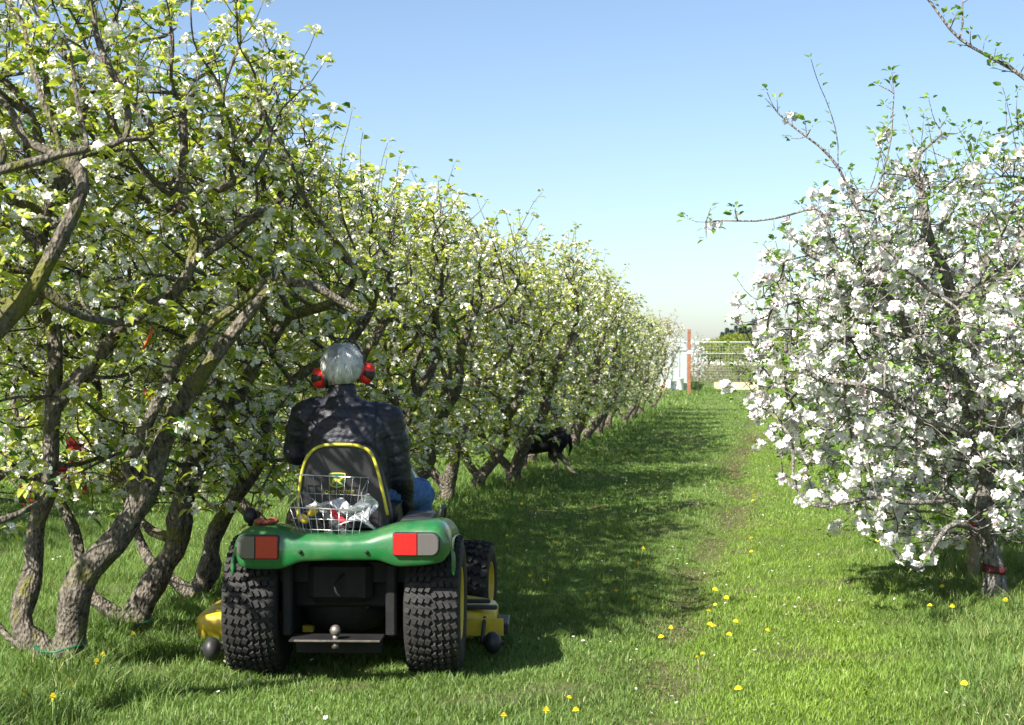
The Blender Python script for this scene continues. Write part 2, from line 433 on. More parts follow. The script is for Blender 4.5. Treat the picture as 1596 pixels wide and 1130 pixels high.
def flowers(c, nrm, rad, rs, petals=5, cup=.35, white=(.80, .80, .76), pink=0.0, centre=(.42, .42, .16)):
    """n flowers of kite-shaped petals with a small centre"""
    n = len(c); nrm = norm(nrm); a = norm(np.cross(nrm, rs.normal(0, 1, (n, 3)))); b = np.cross(nrm, a)
    Vs, Ts, Cs = [], [], []
    wcol = np.array(white) * rs.uniform(.88, 1.05, (n, 1))
    if pink: 
        m = rs.random(n) < pink; wcol[m] *= np.array([1, .80, .86])
    wcol = np.minimum(wcol, .86)
    ph = rs.uniform(0, 6.28, n)
    for k in range(petals):
        th = ph + 2 * np.pi * k / petals + rs.normal(0, .12, n)
        dd = a * np.cos(th)[:, None] + b * np.sin(th)[:, None]; ss = np.cross(nrm, dd)
        r = rad[:, None] * rs.uniform(.85, 1.15, (n, 1)); cu = cup * rs.uniform(.4, 1.5, (n, 1))
        p0 = c; w = .43
        q1 = c + dd * r * .62 + ss * r * w + nrm * r * cu * .75; q2 = c + dd * r * .62 - ss * r * w + nrm * r * cu * .75
        q3 = c + dd * r * 1.02 + nrm * r * cu * .9 + ss * r * .2; q4 = c + dd * r * 1.02 + nrm * r * cu * .9 - ss * r * .2
        Vs.append(np.stack([p0, q1, q3, q4, q2], 1)); Ts.append([[0, 1, 2], [0, 2, 3], [0, 3, 4]]); Cs.append(np.repeat(wcol[:, None], 5, 1))
    # centre: small raised fan
    k = 4; ring = []
    for q in range(k):
        th = ph + q * np.pi / 2; ring.append(c + (a * np.cos(th)[:, None] + b * np.sin(th)[:, None]) * rad[:, None] * .2 + nrm * rad[:, None] * .22)
    Vs.append(np.stack(ring, 1)); Ts.append([[0, 1, 2], [0, 2, 3]]); Cs.append(np.tile(np.array(centre), (n, 4, 1)))
    V = np.concatenate(Vs, 1); per = V.shape[1]; T = []; o_ = 0
    for v, t in zip(Vs, Ts):
        T.append(np.array(t) + o_); o_ += v.shape[1]
    T = np.concatenate(T); T = (np.arange(n)[:, None, None] * per + T[None]).reshape(-1, 3)
    cc = np.concatenate(Cs, 1).reshape(-1, 3); cc = np.concatenate([cc, np.ones((len(cc), 1))], 1)
    return V.reshape(-1, 3), T, cc

def dress(P, par, r, nch, rs, kind='pear', dens=1.0, blossom=.5, low=0.0, shoots=40, redness=0, shoot_z=2.5, shoot_list=()):
    """spurs, shoots, leaves and blossom on the thin wood of a tree"""
    n = len(P); thin = np.where((r < (.016 if kind == 'pear' else .014)))[0]; thin = thin[thin > 0]
    pick = thin[rs.random(len(thin)) < .49 * dens]
    tips = np.where(nch == 0)[0]; pick = np.unique(np.concatenate([pick, tips[tips > 0]]))
    tang = norm(P[pick] - P[par[pick]])
    out = rs.normal(0, 1, (len(pick), 3)); out -= tang * (out * tang).sum(1)[:, None]; out = norm(out)
    istip = nch[pick] == 0
    dirs = norm(out * np.where(istip, .25, 1.0)[:, None] + tang * np.where(istip, 1, .35)[:, None] + np.array([0, 0, .25]))
    ln = rs.uniform(.02, .11, len(pick)) * np.where(istip, 1.6, 1)
    ends = P[pick] + dirs * ln[:, None] + np.array([0, 0, 1]) * (ln * ln * 1.5)[:, None]
    mid = P[pick] + dirs * ln[:, None] * .5
    tw_v, tw_q, off = [], [], 0
    def twig(pa, pb, pc, ra, rb):
        nonlocal off
        k = len(pa); t = norm(pc - pa); u = norm(np.cross(t, np.array([.2, .4, 1.0]))); w = np.cross(t, u)
        V = []
        for (p_, rr) in ((pa, ra), (pb, (ra + rb) / 2), (pc, rb)):
            for a in range(3):
                V.append(p_ + (u * math.cos(a * 2.094) + w * math.sin(a * 2.094)) * rr)
        V = np.stack(V, 1); q = []
        for s in range(2):
            for a in range(3):
                q.append([s * 3 + a, s * 3 + (a + 1) % 3, s * 3 + 3 + (a + 1) % 3, s * 3 + 3 + a])
        tw_v.append(V.reshape(-1, 3)); tw_q.append((np.arange(k)[:, None, None] * 9 + np.array(q)[None]).reshape(-1, 4) + off); off += k * 9
    twig(P[pick], mid, ends, .0032, .002)
    sites = [ends]; sdir = [dirs]
    # long upright shoots from high thin wood
    lv_b, lv_d, lv_s = [], [], []
    cand = np.where((r < .012) & (P[:, 2] > shoot_z))[0]
    sh = []
    if len(cand) and shoots:
        for i in rs.choice(cand, min(shoots, len(cand)), replace=False):
            sh.append((P[i], norm(np.array([rs.normal(0, .35), rs.normal(0, .35), 1.0])), rs.uniform(.16, .48)))
    for p_, d_, L_ in shoot_list:
        j = int(np.argmin(((P - np.array(p_)) ** 2).sum(1))); sh.append((P[j], d_, L_ + max(0, p_[2] - P[j][2])))
    for p0, d, L in sh:
        k = max(3, int(L / .055)); bend = rs.normal(0, .3, 3)
        pts = [np.array(p0, float)]; dd = np.array(d, float)
        for q in range(k):
            dd = norm(dd + bend * .08 + rs.normal(0, .07, 3)); pts.append(pts[-1] + dd * L / k)
        pts = np.array(pts); rad = np.linspace(.0042, .0018, k + 1)
        for q in range(k):
            twig(pts[q][None], ((pts[q] + pts[q + 1]) / 2)[None], pts[q + 1][None], rad[q], rad[q + 1])
        for q in range(1, k + 1):
            for rep in range(1 if q < k else 4):
                if rs.random() < .85:
                    ph = rs.uniform(0, 6.28); o_ = np.array([math.cos(ph), math.sin(ph), rs.uniform(.0, .7)])
                    lv_b.append(pts[q]); lv_d.append(o_ + dd * .4); lv_s.append(rs.uniform(.75, 1.15))
    # leaf rosettes at spur ends
    nl = rs.integers(3, 8, len(ends)) if kind == 'pear' else rs.integers(4, 8, len(ends))
    rep = np.repeat(np.arange(len(ends)), nl)
    ph = rs.uniform(0, 6.28, len(rep)); el = rs.uniform(-.2, .9, len(rep))
    ld = np.stack([np.cos(ph), np.sin(ph), el], 1) + dirs[rep] * .5
    if kind == 'pear': Lb, Wb, dr = .066, .042, .5
    else: Lb, Wb, dr = .046, .028, .15
    B = ends[rep] + rs.normal(0, .008, (len(rep), 3)); sz = rs.uniform(.6, 1.25, len(rep))
    if lv_b:
        B = np.vstack([B, np.array(lv_b)]); ld = np.vstack([ld, np.array(lv_d)]); sz = np.concatenate([sz, lv_s])
    m = len(B)
    u = rs.random((m, 1)); v_ = rs.random((m, 1))
    if kind == 'pear':
        c = np.array([.47, .50, .085]) * (1 - u) + np.array([.25, .32, .045]) * u
        old = rs.random(m) < .14; c[old] = np.array([.07, .17, .03])
        yel = rs.random(m) < .2; c[yel] = np.array([.46, .50, .12])
    else:
        c = np.array([.22, .34, .06]) * (1 - u) + np.array([.11, .22, .04]) * u
        grey = rs.random(m) < .18; c[grey] = np.array([.24, .30, .16])
    if redness:
        q = rs.random(m) < redness; c[q] = np.array([.30, .15, .05])
    c = c * (.8 + .4 * v_)
    LV, LT, LC = leaves(B, ld, Lb * sz, Wb * sz * rs.uniform(.7, 1.1, m), rs, c, dr, .4, .018)
    # blossom clusters
    pb = blossom * (1.5 if kind == 'pear' else 1) * (.35 + 1.3 * vn(ends[:, 0] + ends[:, 1] * .7, ends[:, 2], 2.3))
    if kind == 'apple': pb = pb * np.clip(1.25 - (ends[:, 2] - 1.7) * .9, .15, 1.15)
    has = np.where(rs.random(len(ends)) < pb)[0]
    nf = rs.integers(5, 10, len(has)) if kind == 'pear' else rs.integers(6, 11, len(has))
    fr = np.repeat(has, nf); sp = .027 if kind == 'pear' else .030
    off_ = norm(rs.normal(0, 1, (len(fr), 3)) + np.array([0, 0, .5])) * sp * rs.uniform(.5, 1.3, (len(fr), 1))
    FC = ends[fr] + dirs[fr] * .012 + off_
    if kind == 'pear':
        FV, FT, FCc = flowers(FC, off_ + rs.normal(0, .01, off_.shape), rs.uniform(.0125, .018, len(fr)), rs, 5, .3, (.80, .80, .74), centre=(.30, .28, .14))
    else:
        FV, FT, FCc = flowers(FC, off_ + rs.normal(0, .012, off_.shape), rs.uniform(.019, .029, len(fr)), rs, 6, .5, (.80, .79, .79), .05, (.62, .60, .36))
    TV = np.concatenate(tw_v); TQ = np.concatenate(tw_q)
    return (TV, TQ), (LV, LT, LC), (FV, FT, FCc)

def make_tree(name, label, cat, group, seeds, att, seed, base_r=.06, tip=.0040, kind='pear', dens=1.0, blossom=.5, shoots=40,
              redness=0, loc=(0, 0, 0), gnarl=.35, kill=.13, shoot_z=2.5, shoot_list=(), step=.07, hints=None):
    rs = np.random.default_rng(seed)
    P, par, hint = colonize(seeds, att, gnarl=gnarl, kill=kill, rs=rs, step=step, hints=hints)
    r, nch = radii(P, par, tip, base_r)
    r = np.minimum(r, base_r)
    for q, v in hint.items(): r[q] = v
    # the foot flares a little
    r = r * (1 + .35 * np.exp(-np.maximum(P[:, 2], 0) / .08) * (r > .02))
    TV, TQ, Qs = tubes(P, par, r, rs)
    (sv, sq), lf, fl = dress(Qs, par, r, nch, rs, kind, dens, blossom, shoots=shoots, redness=redness, shoot_z=shoot_z, shoot_list=shoot_list)
    root = thing(name, label, cat, loc, 0, group)
    bark = M_bark if kind == 'pear' else M_bark2
    mesh_np('trunk', np.concatenate([TV, sv]), None, bark, root, smooth=True, Q=np.concatenate([TQ, sq + len(TV)]))
    mesh_np('crown', lf[0], lf[1], M_leaf, root, col=lf[2], smooth=True)
    mesh_np('blossom', fl[0], fl[1], M_petal, root, col=fl[2])
    print('tree', name, len(P), 'nodes', len(lf[1]), 'leaf tris', len(fl[1]), 'petal tris')
    return root

def vcrown(rs, n, right=1.0, left=1.0, zt=3.1, ylen=.95, zmin=.45, ymin=None, thin=0):
    """attraction points of a V-trained pear"""
    out = []
    while len(out) < n:
        z = rs.uniform(zmin, zt); x = rs.uniform(-1.5, 1.5); y = rs.uniform(-ylen, ylen)
        lim = (.50 + .20 * z) * (right if x > 0 else left) * 1.0
        if z > zt - .6: lim *= math.sqrt(max(0, 1 - ((z - zt + .6) / .7) ** 2)) * .6 + .4
        if z < .9 and rs.random() < .15: continue
        if abs(x) > lim: continue
        if rs.random() < .25 * (1 - abs(x) / (lim + 1e-6)) : continue
        if ymin is not None and y < ymin: continue
        if z < 1.5 and rs.random() < thin: continue
        out.append((x, y, z))
    return np.array(out)

PEAR_G = 'pear trees of the left row'
def generic_seeds(rs):
    a = rs.uniform(-.12, .12); s = []
    b1 = [(0, 0, -.06), (.05, .02, .16), (.28 + rs.uniform(-.06, .06), rs.uniform(-.12, .12), .55), (.50 + rs.uniform(-.1, .1), rs.uniform(-.25, .25), 1.05), (.66, rs.uniform(-.3, .3), 1.5), (.75, rs.uniform(-.4, .4), 1.9)]
    b2 = [(.03, .0, .12), (-.18, rs.uniform(-.12, .12), .42), (-.42, rs.uniform(-.2, .2), .95), (-.6, rs.uniform(-.35, .35), 1.4), (-.7, rs.uniform(-.4, .4), 1.8)]
    s = [b1, b2]
    for k in range(5):
        z = rs.uniform(.8, 1.4); sg = 1 if rs.random() < .6 else -1
        x = sg * .42 * z
        s.append([(x, rs.uniform(-.1, .1), z), (x + rs.uniform(-.3, .3), rs.uniform(-.6, .6), z + .4), (x + rs.uniform(-.4, .5), rs.uniform(-.8, .8), z + .9)])
    return s

# --- hero trees of the left row: main limbs as they run in the photo, each with its own depth
def hero(name, label, bx, by, limbs, seed, att_n=1600, **kw):
    rs = np.random.default_rng(seed)
    root = np.array([bx, by, 0])
    seeds = [[tuple(WP(p[0], p[1], p[2]) - root) for p in l] for l in limbs]
    seeds[0][0] = (seeds[0][0][0], seeds[0][0][1], -.06)
    att = vcrown(rs, att_n, **kw.pop('crown', {}))
    return make_tree(name, label, 'pear tree', PEAR_G, seeds, att, seed, loc=(bx, by, float(gz(bx, by))), **kw)

hero('pear_tree', 'nearest pear tree at the left edge, its thick limb crossing the frame above the others', -2.42, 5.75, [
    [(-190, 1170, 5.75), (-150, 980, 5.75), (-80, 720, 5.8), (-20, 545, 5.85), (69, 451, 5.9), (92, 382, 5.9), (133, 313, 5.95), (112, 270, 6.0)],
    [(-60, 600, 5.8), (-40, 380, 5.7), (0, 295, 5.75), (60, 268, 5.8), (138, 258, 5.9), (200, 246, 6.0), (250, 225, 6.1)],
    [(69, 451, 5.9), (130, 500, 6.0), (210, 520, 6.2)],
    [(-120, 900, 5.8), (-20, 830, 6.0), (60, 800, 6.1)],
    ], 101, hints=[(.070, .024), (.032, .009), (.02, .010), (.02, .01)], att_n=620, base_r=.075, shoots=35, crown=dict(zt=3.3, zmin=1.6, right=.8, ymin=.05), gnarl=.4)
hero('pear_tree', 'pear tree forking from a thick mossy trunk near the bottom left corner', -2.145, 7.02, [
    [(88, 1072, 7.02), (103, 1000, 7.0), (128, 918, 7.0), (167, 875, 7.0), (195, 812, 6.98), (240, 745, 6.95), (279, 684, 6.95), (307, 611, 6.9), (335, 555, 6.9), (390, 505, 6.85), (450, 455, 6.8), (490, 436, 6.8), (520, 462, 6.8), (560, 500, 6.8)],
    [(92, 1050, 7.02), (60, 1010, 7.05), (25, 965, 7.1), (50, 850, 7.1), (85, 778, 7.1), (78, 700, 7.1), (84, 611, 7.1), (89, 528, 7.1), (60, 400, 7.0), (80, 300, 6.9)],
    [(76, 655, 7.1), (145, 573, 7.0), (215, 505, 6.95), (258, 474, 6.9), (322, 419, 6.85), (368, 382, 6.8), (420, 330, 6.75)],
    [(210, 790, 6.98), (212, 695, 6.9), (238, 634, 6.8), (290, 572, 6.75), (357, 517, 6.7), (414, 451, 6.65)],
    [(322, 419, 6.85), (300, 340, 6.9), (250, 313, 6.9), (330, 322, 6.9), (400, 300, 6.8)],
    [(60, 1010, 7.05), (10, 1010, 7.3), (-40, 880, 7.5)],
    ], 102, hints=[(.080, .011), (.055, .020), (.040, .014), (.038, .012), (.022, .010), (.02, .01)], att_n=1350, base_r=.105, shoots=60, crown=dict(zt=3.2, right=1.12, zmin=.8, thin=.5, ymin=-.55), gnarl=.45, shoot_z=2.2)
hero('pear_tree', 'pear tree splitting low into a wide V behind the one in the corner', -2.02, 8.0, [
    [(206, 1003, 8.0), (223, 963, 8.0), (245, 901, 8.0), (268, 845, 8.0), (279, 790, 8.0), (312, 734, 7.95), (345, 670, 7.9), (390, 572, 7.8), (440, 520, 7.8), (500, 500, 7.7), (560, 440, 7.6)],
    [(206, 985, 8.0), (150, 940, 8.05), (120, 870, 8.1), (60, 760, 8.2), (20, 640, 8.3)],
    [(268, 845, 8.0), (215, 820, 8.2), (150, 700, 8.4), (170, 560, 8.4)],
    [(345, 670, 7.9), (350, 600, 8.1), (420, 430, 8.2), (430, 330, 8.3)],
    ], 103, hints=[(.075, .014), (.040, .016), (.03, .012), (.025, .01)], att_n=1350, base_r=.085, shoots=35, crown=dict(zt=2.95, right=1.05, zmin=.7, thin=.45), gnarl=.45, shoot_z=2.1)
hero('pear_tree', 'pear tree with a short V-shaped foot just left of the mower', -1.90, 8.95, [
    [(296, 950, 8.95), (305, 925, 8.95), (325, 888, 8.95), (342, 834, 8.95), (385, 760, 8.95), (420, 650, 8.9), (520, 560, 8.9), (600, 470, 8.8)],
    [(296, 940, 8.95), (262, 915, 9.0), (220, 850, 9.1), (170, 760, 9.1)],
    [(385, 760, 8.95), (350, 690, 9.2), (330, 560, 9.3)],
    ], 104, hints=[(.062, .014), (.038, .014), (.025, .01)], att_n=1300, base_r=.062, shoots=30, crown=dict(zt=2.8, zmin=.6, thin=.35), gnarl=.45, shoot_z=2.0)

# --- the rest of the row: five grown variants and their copies
variants = []
def place(v, x, y, rz, s, label, group=PEAR_G, first=None):
    if v not in place.used: o = v; place.used.append(v)
    else: o = copy_tree(v)
    o.location = (x, y, float(gz(x, y))); o.rotation_euler = (0, 0, rz); o.scale = (s, s, s)
    o['label'] = label; o['group'] = group
    return o
place.used = []
for k in range(5):
    rs = np.random.default_rng(200 + k)
    variants.append(make_tree('pear_tree', 'pear tree', 'pear tree', PEAR_G, generic_seeds(rs), hints=[(.07, .022), (.048, .018)] + [(.022, .009)] * 5, att=vcrown(rs, 1500, zt=2.62, zmin=.5, thin=.45), seed=200 + k, base_r=.07, shoots=26, gnarl=.45, blossom=.5, kill=.13, shoot_z=2.1))
for k in range(2):
    rs = np.random.default_rng(240 + k)
    variants.append(make_tree('pear_tree', 'pear tree', 'pear tree', PEAR_G, generic_seeds(rs), vcrown(rs, 900, zt=2.9, ylen=.9), 240 + k, base_r=.075, shoots=25, gnarl=.4, blossom=.75, redness=.45, kill=.16))
row = [(10.3, 'pear tree directly behind the driver'), (11.7, 'pear tree rising just past the driver, over the mower'), (13.1, 'pear tree beyond the mower, its stems hidden by it'),
       (15.2, 'pear tree with a leaning gnarled trunk right of the driver\'s knee'), (16.8, 'pear tree next after the one leaning right of the driver\'s knee'),
       (18.3, 'pear tree standing just before the black dog'), (20.4, 'pear tree right behind the black dog'), (22.6, 'pear tree next beyond the black dog'),
       (24.4, 'pear tree with a pale straight stem right of the black dog'), (26.4, 'pear tree second beyond the pale stem past the dog'),
       (28.4, 'pear tree sixth from the far end of the left row'), (30.6, 'pear tree fifth from the far end of the left row'), (33, 'pear tree fourth from the far end of the left row'),
       (35.6, 'pear tree third from the far end of the left row'), (38.6, 'reddish leaved tree second from the far end of the left row'), (42, 'reddish leaved tree at the far end of the left row')]
rs = np.random.default_rng(9)
for i, (Y, lab) in enumerate(row):
    v = variants[i % 5] if Y < 37 else variants[5 + i % 2]
    s = rs.uniform(.95, 1.06) * (.82 if Y > 37 else .9 if Y > 27 else 1)
    off = .0
    if abs(Y - 18.3) < .1: Y = 17.5; s = 1.08; off = .30
    place(v, rowx(Y) + off + rs.uniform(-.08, .08), Y, rs.uniform(-.2, .2) - .17, s, lab)
G2 = 'pear trees of the second row, seen through the first'
for i, Y in enumerate((8.2, 10.6, 13, 15.5, 18.2, 21, 24.5, 28, 32)):
    x = rowx(Y) - 4.7
    if x < -.36 * Y - 2.5: continue
    place(variants[(i + 2) % 5], x, Y, rs.uniform(-.3, .3) + (math.pi if i % 2 else 0), rs.uniform(.9, 1.05), 'pear tree of the second row, seen only through gaps in the first row', G2)

# --- apple trees on the right
APPLE_G = 'apple trees of the right row'
def apple_att(rs, n, zt=2.75, rx=1.35, ry=1.2, cx=-.35, zb=.5):
    out = []
    while len(out) < n:
        x = rs.uniform(-1, 1); y = rs.uniform(-1, 1); z = rs.uniform(-1, 1)
        if x * x + y * y + z * z * (1 if z > 0 else .9) > 1: continue
        if x * x + y * y + z * z < .25 and rs.random() < .5: continue
        out.append((cx + x * rx, y * ry, (zt + zb) / 2 + z * (zt - zb) / 2))
    return np.array(out)
bx, by = GP(1545, 948)
rt = np.array([bx, by, 0])
def A(px, py, Y): return tuple(WP(px, py, Y) - rt)
ap = [
 [A(1545, 965, by), A(1541, 900, by), A(1538, 830, by), A(1548, 740, by), A(1530, 660, by), A(1500, 600, by), A(1492, 500, by), A(1460, 420, by - .1), A(1440, 330, by - .2), A(1420, 270, by - .2)],
 [A(1530, 660, by), A(1440, 560, by - .2), A(1400, 500, by - .4), A(1330, 440, by - .6), A(1250, 400, by - .6)],
 [A(1548, 740, by), A(1590, 650, by - .1), A(1640, 560, by - .1), A(1680, 430, by)],
 [A(1545, 760, by), A(1500, 690, by - .5), A(1420, 650, by - .8), A(1340, 620, by - 1.0), A(1260, 600, by - .9)],
 [A(1548, 740, by), A(1560, 660, by - .5), A(1596, 640, by - .8), A(1660, 600, by - 1)],
 [A(1540, 840, by), A(1490, 830, by - .5), A(1440, 905, by - .8), A(1400, 895, by - .9), A(1392, 870, by - 1)],
 [A(1538, 860, by), A(1500, 800, by - .4), A(1420, 790, by - .7), A(1330, 800, by - .8), A(1260, 800, by - .8), A(1244, 785, by - .8)],
 [A(1492, 500, by), A(1560, 440, by - .2), A(1620, 330, by - .2), A(1650, 200, by - .2), A(1600, 120, by - .3), A(1540, 100, by - .3), A(1485, 90, by - .3), A(1465, 60, by - .3), A(1440, 5, by - .3)],
 [A(1590, 430, by - .2), A(1500, 480, by - .7), A(1450, 470, by - .9), A(1400, 430, by - .9), A(1340, 340, by - .8)],
 [A(1480, 90, by - .3), A(1490, 40, by - .3), A(1500, -10, by - .3)],
 [A(1340, 340, by - .8), A(1320, 300, by - .8), A(1290, 265, by - .8), A(1245, 235, by - .8), A(1212, 190, by - .8)],
 [A(1330, 440, by - .6), A(1270, 330, by - .7), A(1200, 345, by - .7), A(1150, 358, by - .7), A(1100, 360, by - .7)],
 [A(1340, 340, by - .8), A(1400, 235, by - .7), A(1393, 160, by - .7)],
 [A(1460, 420, by - .1), A(1300, 520, by + .5), A(1220, 540, by + .7)],
]
rs = np.random.default_rng(301)
sh = [(np.array(A(1316, 275, by - .8)), np.array([.02, 0, 1.0]), .62), (np.array(A(1400, 330, by - .6)), np.array([-.02, 0, 1.0]), .42), (np.array(A(1480, 300, by - .6)), np.array([-.3, 0, 1.0]), .35),
      (np.array(A(1560, 300, by - .5)), np.array([-.1, 0, 1.0]), .4), (np.array(A(1590, 260, by - .5)), np.array([-.3, 0, 1.0]), .4)]
for q_ in ((1545, 102, .3), (1500, 92, .3), (1470, 65, .3), (1440, 5, .3), (1590, 118, .3), (1620, 160, .2), (1212, 190, .8), (1245, 235, .8), (1393, 160, .7), (1400, 235, .7), (1100, 360, .7), (1150, 358, .7), (1590, 118, .3), (1500, -5, .3)):
    sh += [(np.array(A(q_[0], q_[1], by - q_[2])), norm(rs.normal(0, .6, 3) + np.array([-.2, 0, .7])), rs.uniform(.07, .13)) for _ in range(2)]
att = apple_att(rs, 4800, zt=2.62, rx=1.25, ry=1.15, cx=-.27, zb=.30)
lumps = rs.uniform(-1, 1, (34, 3)) * np.array([1.3, 1.1, 1.1]) + np.array([-.28, 0, 1.5])      # gaps in the crown
att = att[(np.linalg.norm(att[:, None] - lumps[None], axis=2).min(1) > .26)]
up_ = rs.uniform(-1, 1, (110, 3)) * np.array([.9, .8, .25]) + np.array([.45, 0, 2.65]); att = np.vstack([att, up_])
# the crown thins out low down on its aisle side
att = att[~((att[:, 2] < 1.0) & (rs.random(len(att)) < .55))]
make_tree('apple_tree', 'apple tree in full white blossom reaching over the mown strip at the right edge', 'apple tree', APPLE_G, ap, att, 301, base_r=.062, tip=.0042, kind='apple', hints=[(.062, .022), (.032, .010), (.035, .015), (.028, .009), (.024, .010), (.022, .008), (.02, .006), (.024, .006), (.022, .007), (.006, .003), (.009, .004), (.010, .003), (.007, .003), (.014, .006)],
          dens=1.0, blossom=.54, shoots=34, loc=(bx, by, float(gz(bx, by))), gnarl=.5, kill=.085, shoot_z=2.3, shoot_list=sh)
avars = []
for k in range(2):
    rs = np.random.default_rng(320 + k)
    sd = [[(0, 0, -.06), (.02, .02, .5), (-.03, 0, 1.0), (.03, .05, 1.6), (0, 0, 2.3)]] + [[(0, 0, z), (math.cos(a) * .5, math.sin(a) * .5, z + .25), (math.cos(a) * 1.0, math.sin(a) * 1.0, z + .35)] for z, a in zip((.6, .8, 1.0, 1.2, 1.5, 1.8), rs.uniform(0, 6.28, 6))]
    avars.append(make_tree('apple_tree', 'apple tree', 'apple tree', APPLE_G, sd, apple_att(rs, 1300, zt=2.6, rx=1.2, ry=1.2, cx=0, zb=.5), 320 + k, base_r=.06, kind='apple', blossom=.8, shoots=15, gnarl=.36, kill=.14, shoot_z=2.2))
rs = np.random.default_rng(12)
alab = ['apple tree directly behind the blossoming one at the right edge', 'third apple tree of the right row, white through the nearer branches', 'fourth apple tree of the right row, glimpsed behind the white crowns',
        'fifth apple tree of the right row, glimpsed behind the white crowns', 'sixth apple tree of the right row, glimpsed behind the white crowns', 'seventh apple tree of the right row, glimpsed behind the white crowns', 'last apple tree of the right row, glimpsed behind the white crowns']
for i, Y in enumerate((11.6, 14.4, 17.2, 20.2, 23.5, 27.5, 32)):
    place(avars[i % 2], rowx(Y) + 4.85 + .012 * Y, Y, rs.uniform(0, 6.28), rs.uniform(.92, 1.05), alab[i], APPLE_G)

# ------------------------------------------------------------------ the tractor's frame
TY = H * F / (1046 - HY); TX = (534 - CX) / F * TY; TH = math.atan(.030)
ct, st = math.cos(TH), math.sin(TH)
def TL(px, py, ly):
    """the point seen at a photo pixel on the plane 'ly' metres ahead of the mower's rear axle"""
    a = (px - CX) / F
    t = (ly + TX * st + TY * ct) / (a * st + ct)
    x, y = a * t, t
    return Vector(((x - TX) * ct - (y - TY) * st, ly, H - (py - HY) / F * t))
TZ = float(gz(TX, TY))
M_green = plain('green_paint', (.006, .105, .026), .3, 0, .3, 9, .06, 260, coat=.5, col2=(.012, .095, .028))
def dust(mat, amt=.35):
    n = mat.node_tree; b = n.nodes['Principled BSDF']; src = b.inputs['Base Color'].links[0].from_socket; co = texco(n)
    k = ramp(n, noise(n, 7, 9, co, .75), [(.46, (0, 0, 0)), (.72, (amt,) * 3)]); sp_ = ramp(n, noise(n, 160, 2, co), [(.66, (0, 0, 0)), (.70, (.6,) * 3)])
    ad = n.nodes.new('ShaderNodeMath'); ad.operation = 'MAXIMUM'; n.links.new(k, ad.inputs[0]); n.links.new(sp_, ad.inputs[1])
    mx = n.nodes.new('ShaderNodeMix'); mx.data_type = 'RGBA'; n.links.new(ad.outputs[0], mx.inputs[0]); n.links.new(src, mx.inputs[6]); mx.inputs[7].default_value = (.13, .14, .07, 1)
    n.links.new(mx.outputs[2], b.inputs['Base Color']); n.links.new(ramp(n, ad.outputs[0], [(0, (.28,) * 3), (1, (.9,) * 3)]), b.inputs['Roughness'])
dust(M_green)
M_yel = plain('yellow_paint', (.62, .44, .02), .4, 0, .3, 14, .1, 60, col2=(.46, .33, .03))
M_blk = plain('black_plastic', (.018, .018, .019), .5, 0, .3, 30, .1, 200)
M_frame = plain('black_steel', (.006, .006, .006), .7, .0, .4, 12, .2, 90, spec=.3)
M_rub = plain('tyre_rubber', (.018, .017, .016), .75, 0, .4, 25, .25, 150, spec=.35)
M_steel = plain('worn_steel', (.16, .14, .125), .5, .7, .3, 30, .1, 100)
M_chrome = plain('bright_wire', (.55, .55, .54), .3, .85, .2, 60)
M_vinyl = plain('seat_vinyl', (.008, .008, .009), .5, 0, .2, 40, .12, 300)
M_pipe = plain('yellow_piping', (.42, .38, .03), .4, 0, .15, 30)
M_logo_y = plain('logo_yellow', (.42, .37, .04), .5, 0, .05, 10)
M_logo_g = plain('logo_green', (.012, .09, .02), .5, 0, .05, 10)
def lens_mat(name, col, rough=.15):
    m, n, b, o = new_mat(name)
    co = texco(n); w = n.nodes.new('ShaderNodeTexWave'); w.inputs['Scale'].default_value = 60; w.bands_direction = 'X'; n.links.new(co, w.inputs[0])
    n.links.new(ramp(n, w.outputs['Fac'], [(0, tuple(c * .7 for c in col)), (1, col)]), b.inputs['Base Color'])
    setp(b, Roughness=rough, Coat_Weight=.6); bump(n, b, w.outputs['Fac'], .5, .002); return m
M_lred = lens_mat('red_lens', (.42, .012, .016)); M_lclr = lens_mat('clear_lens', (.11, .10, .10))

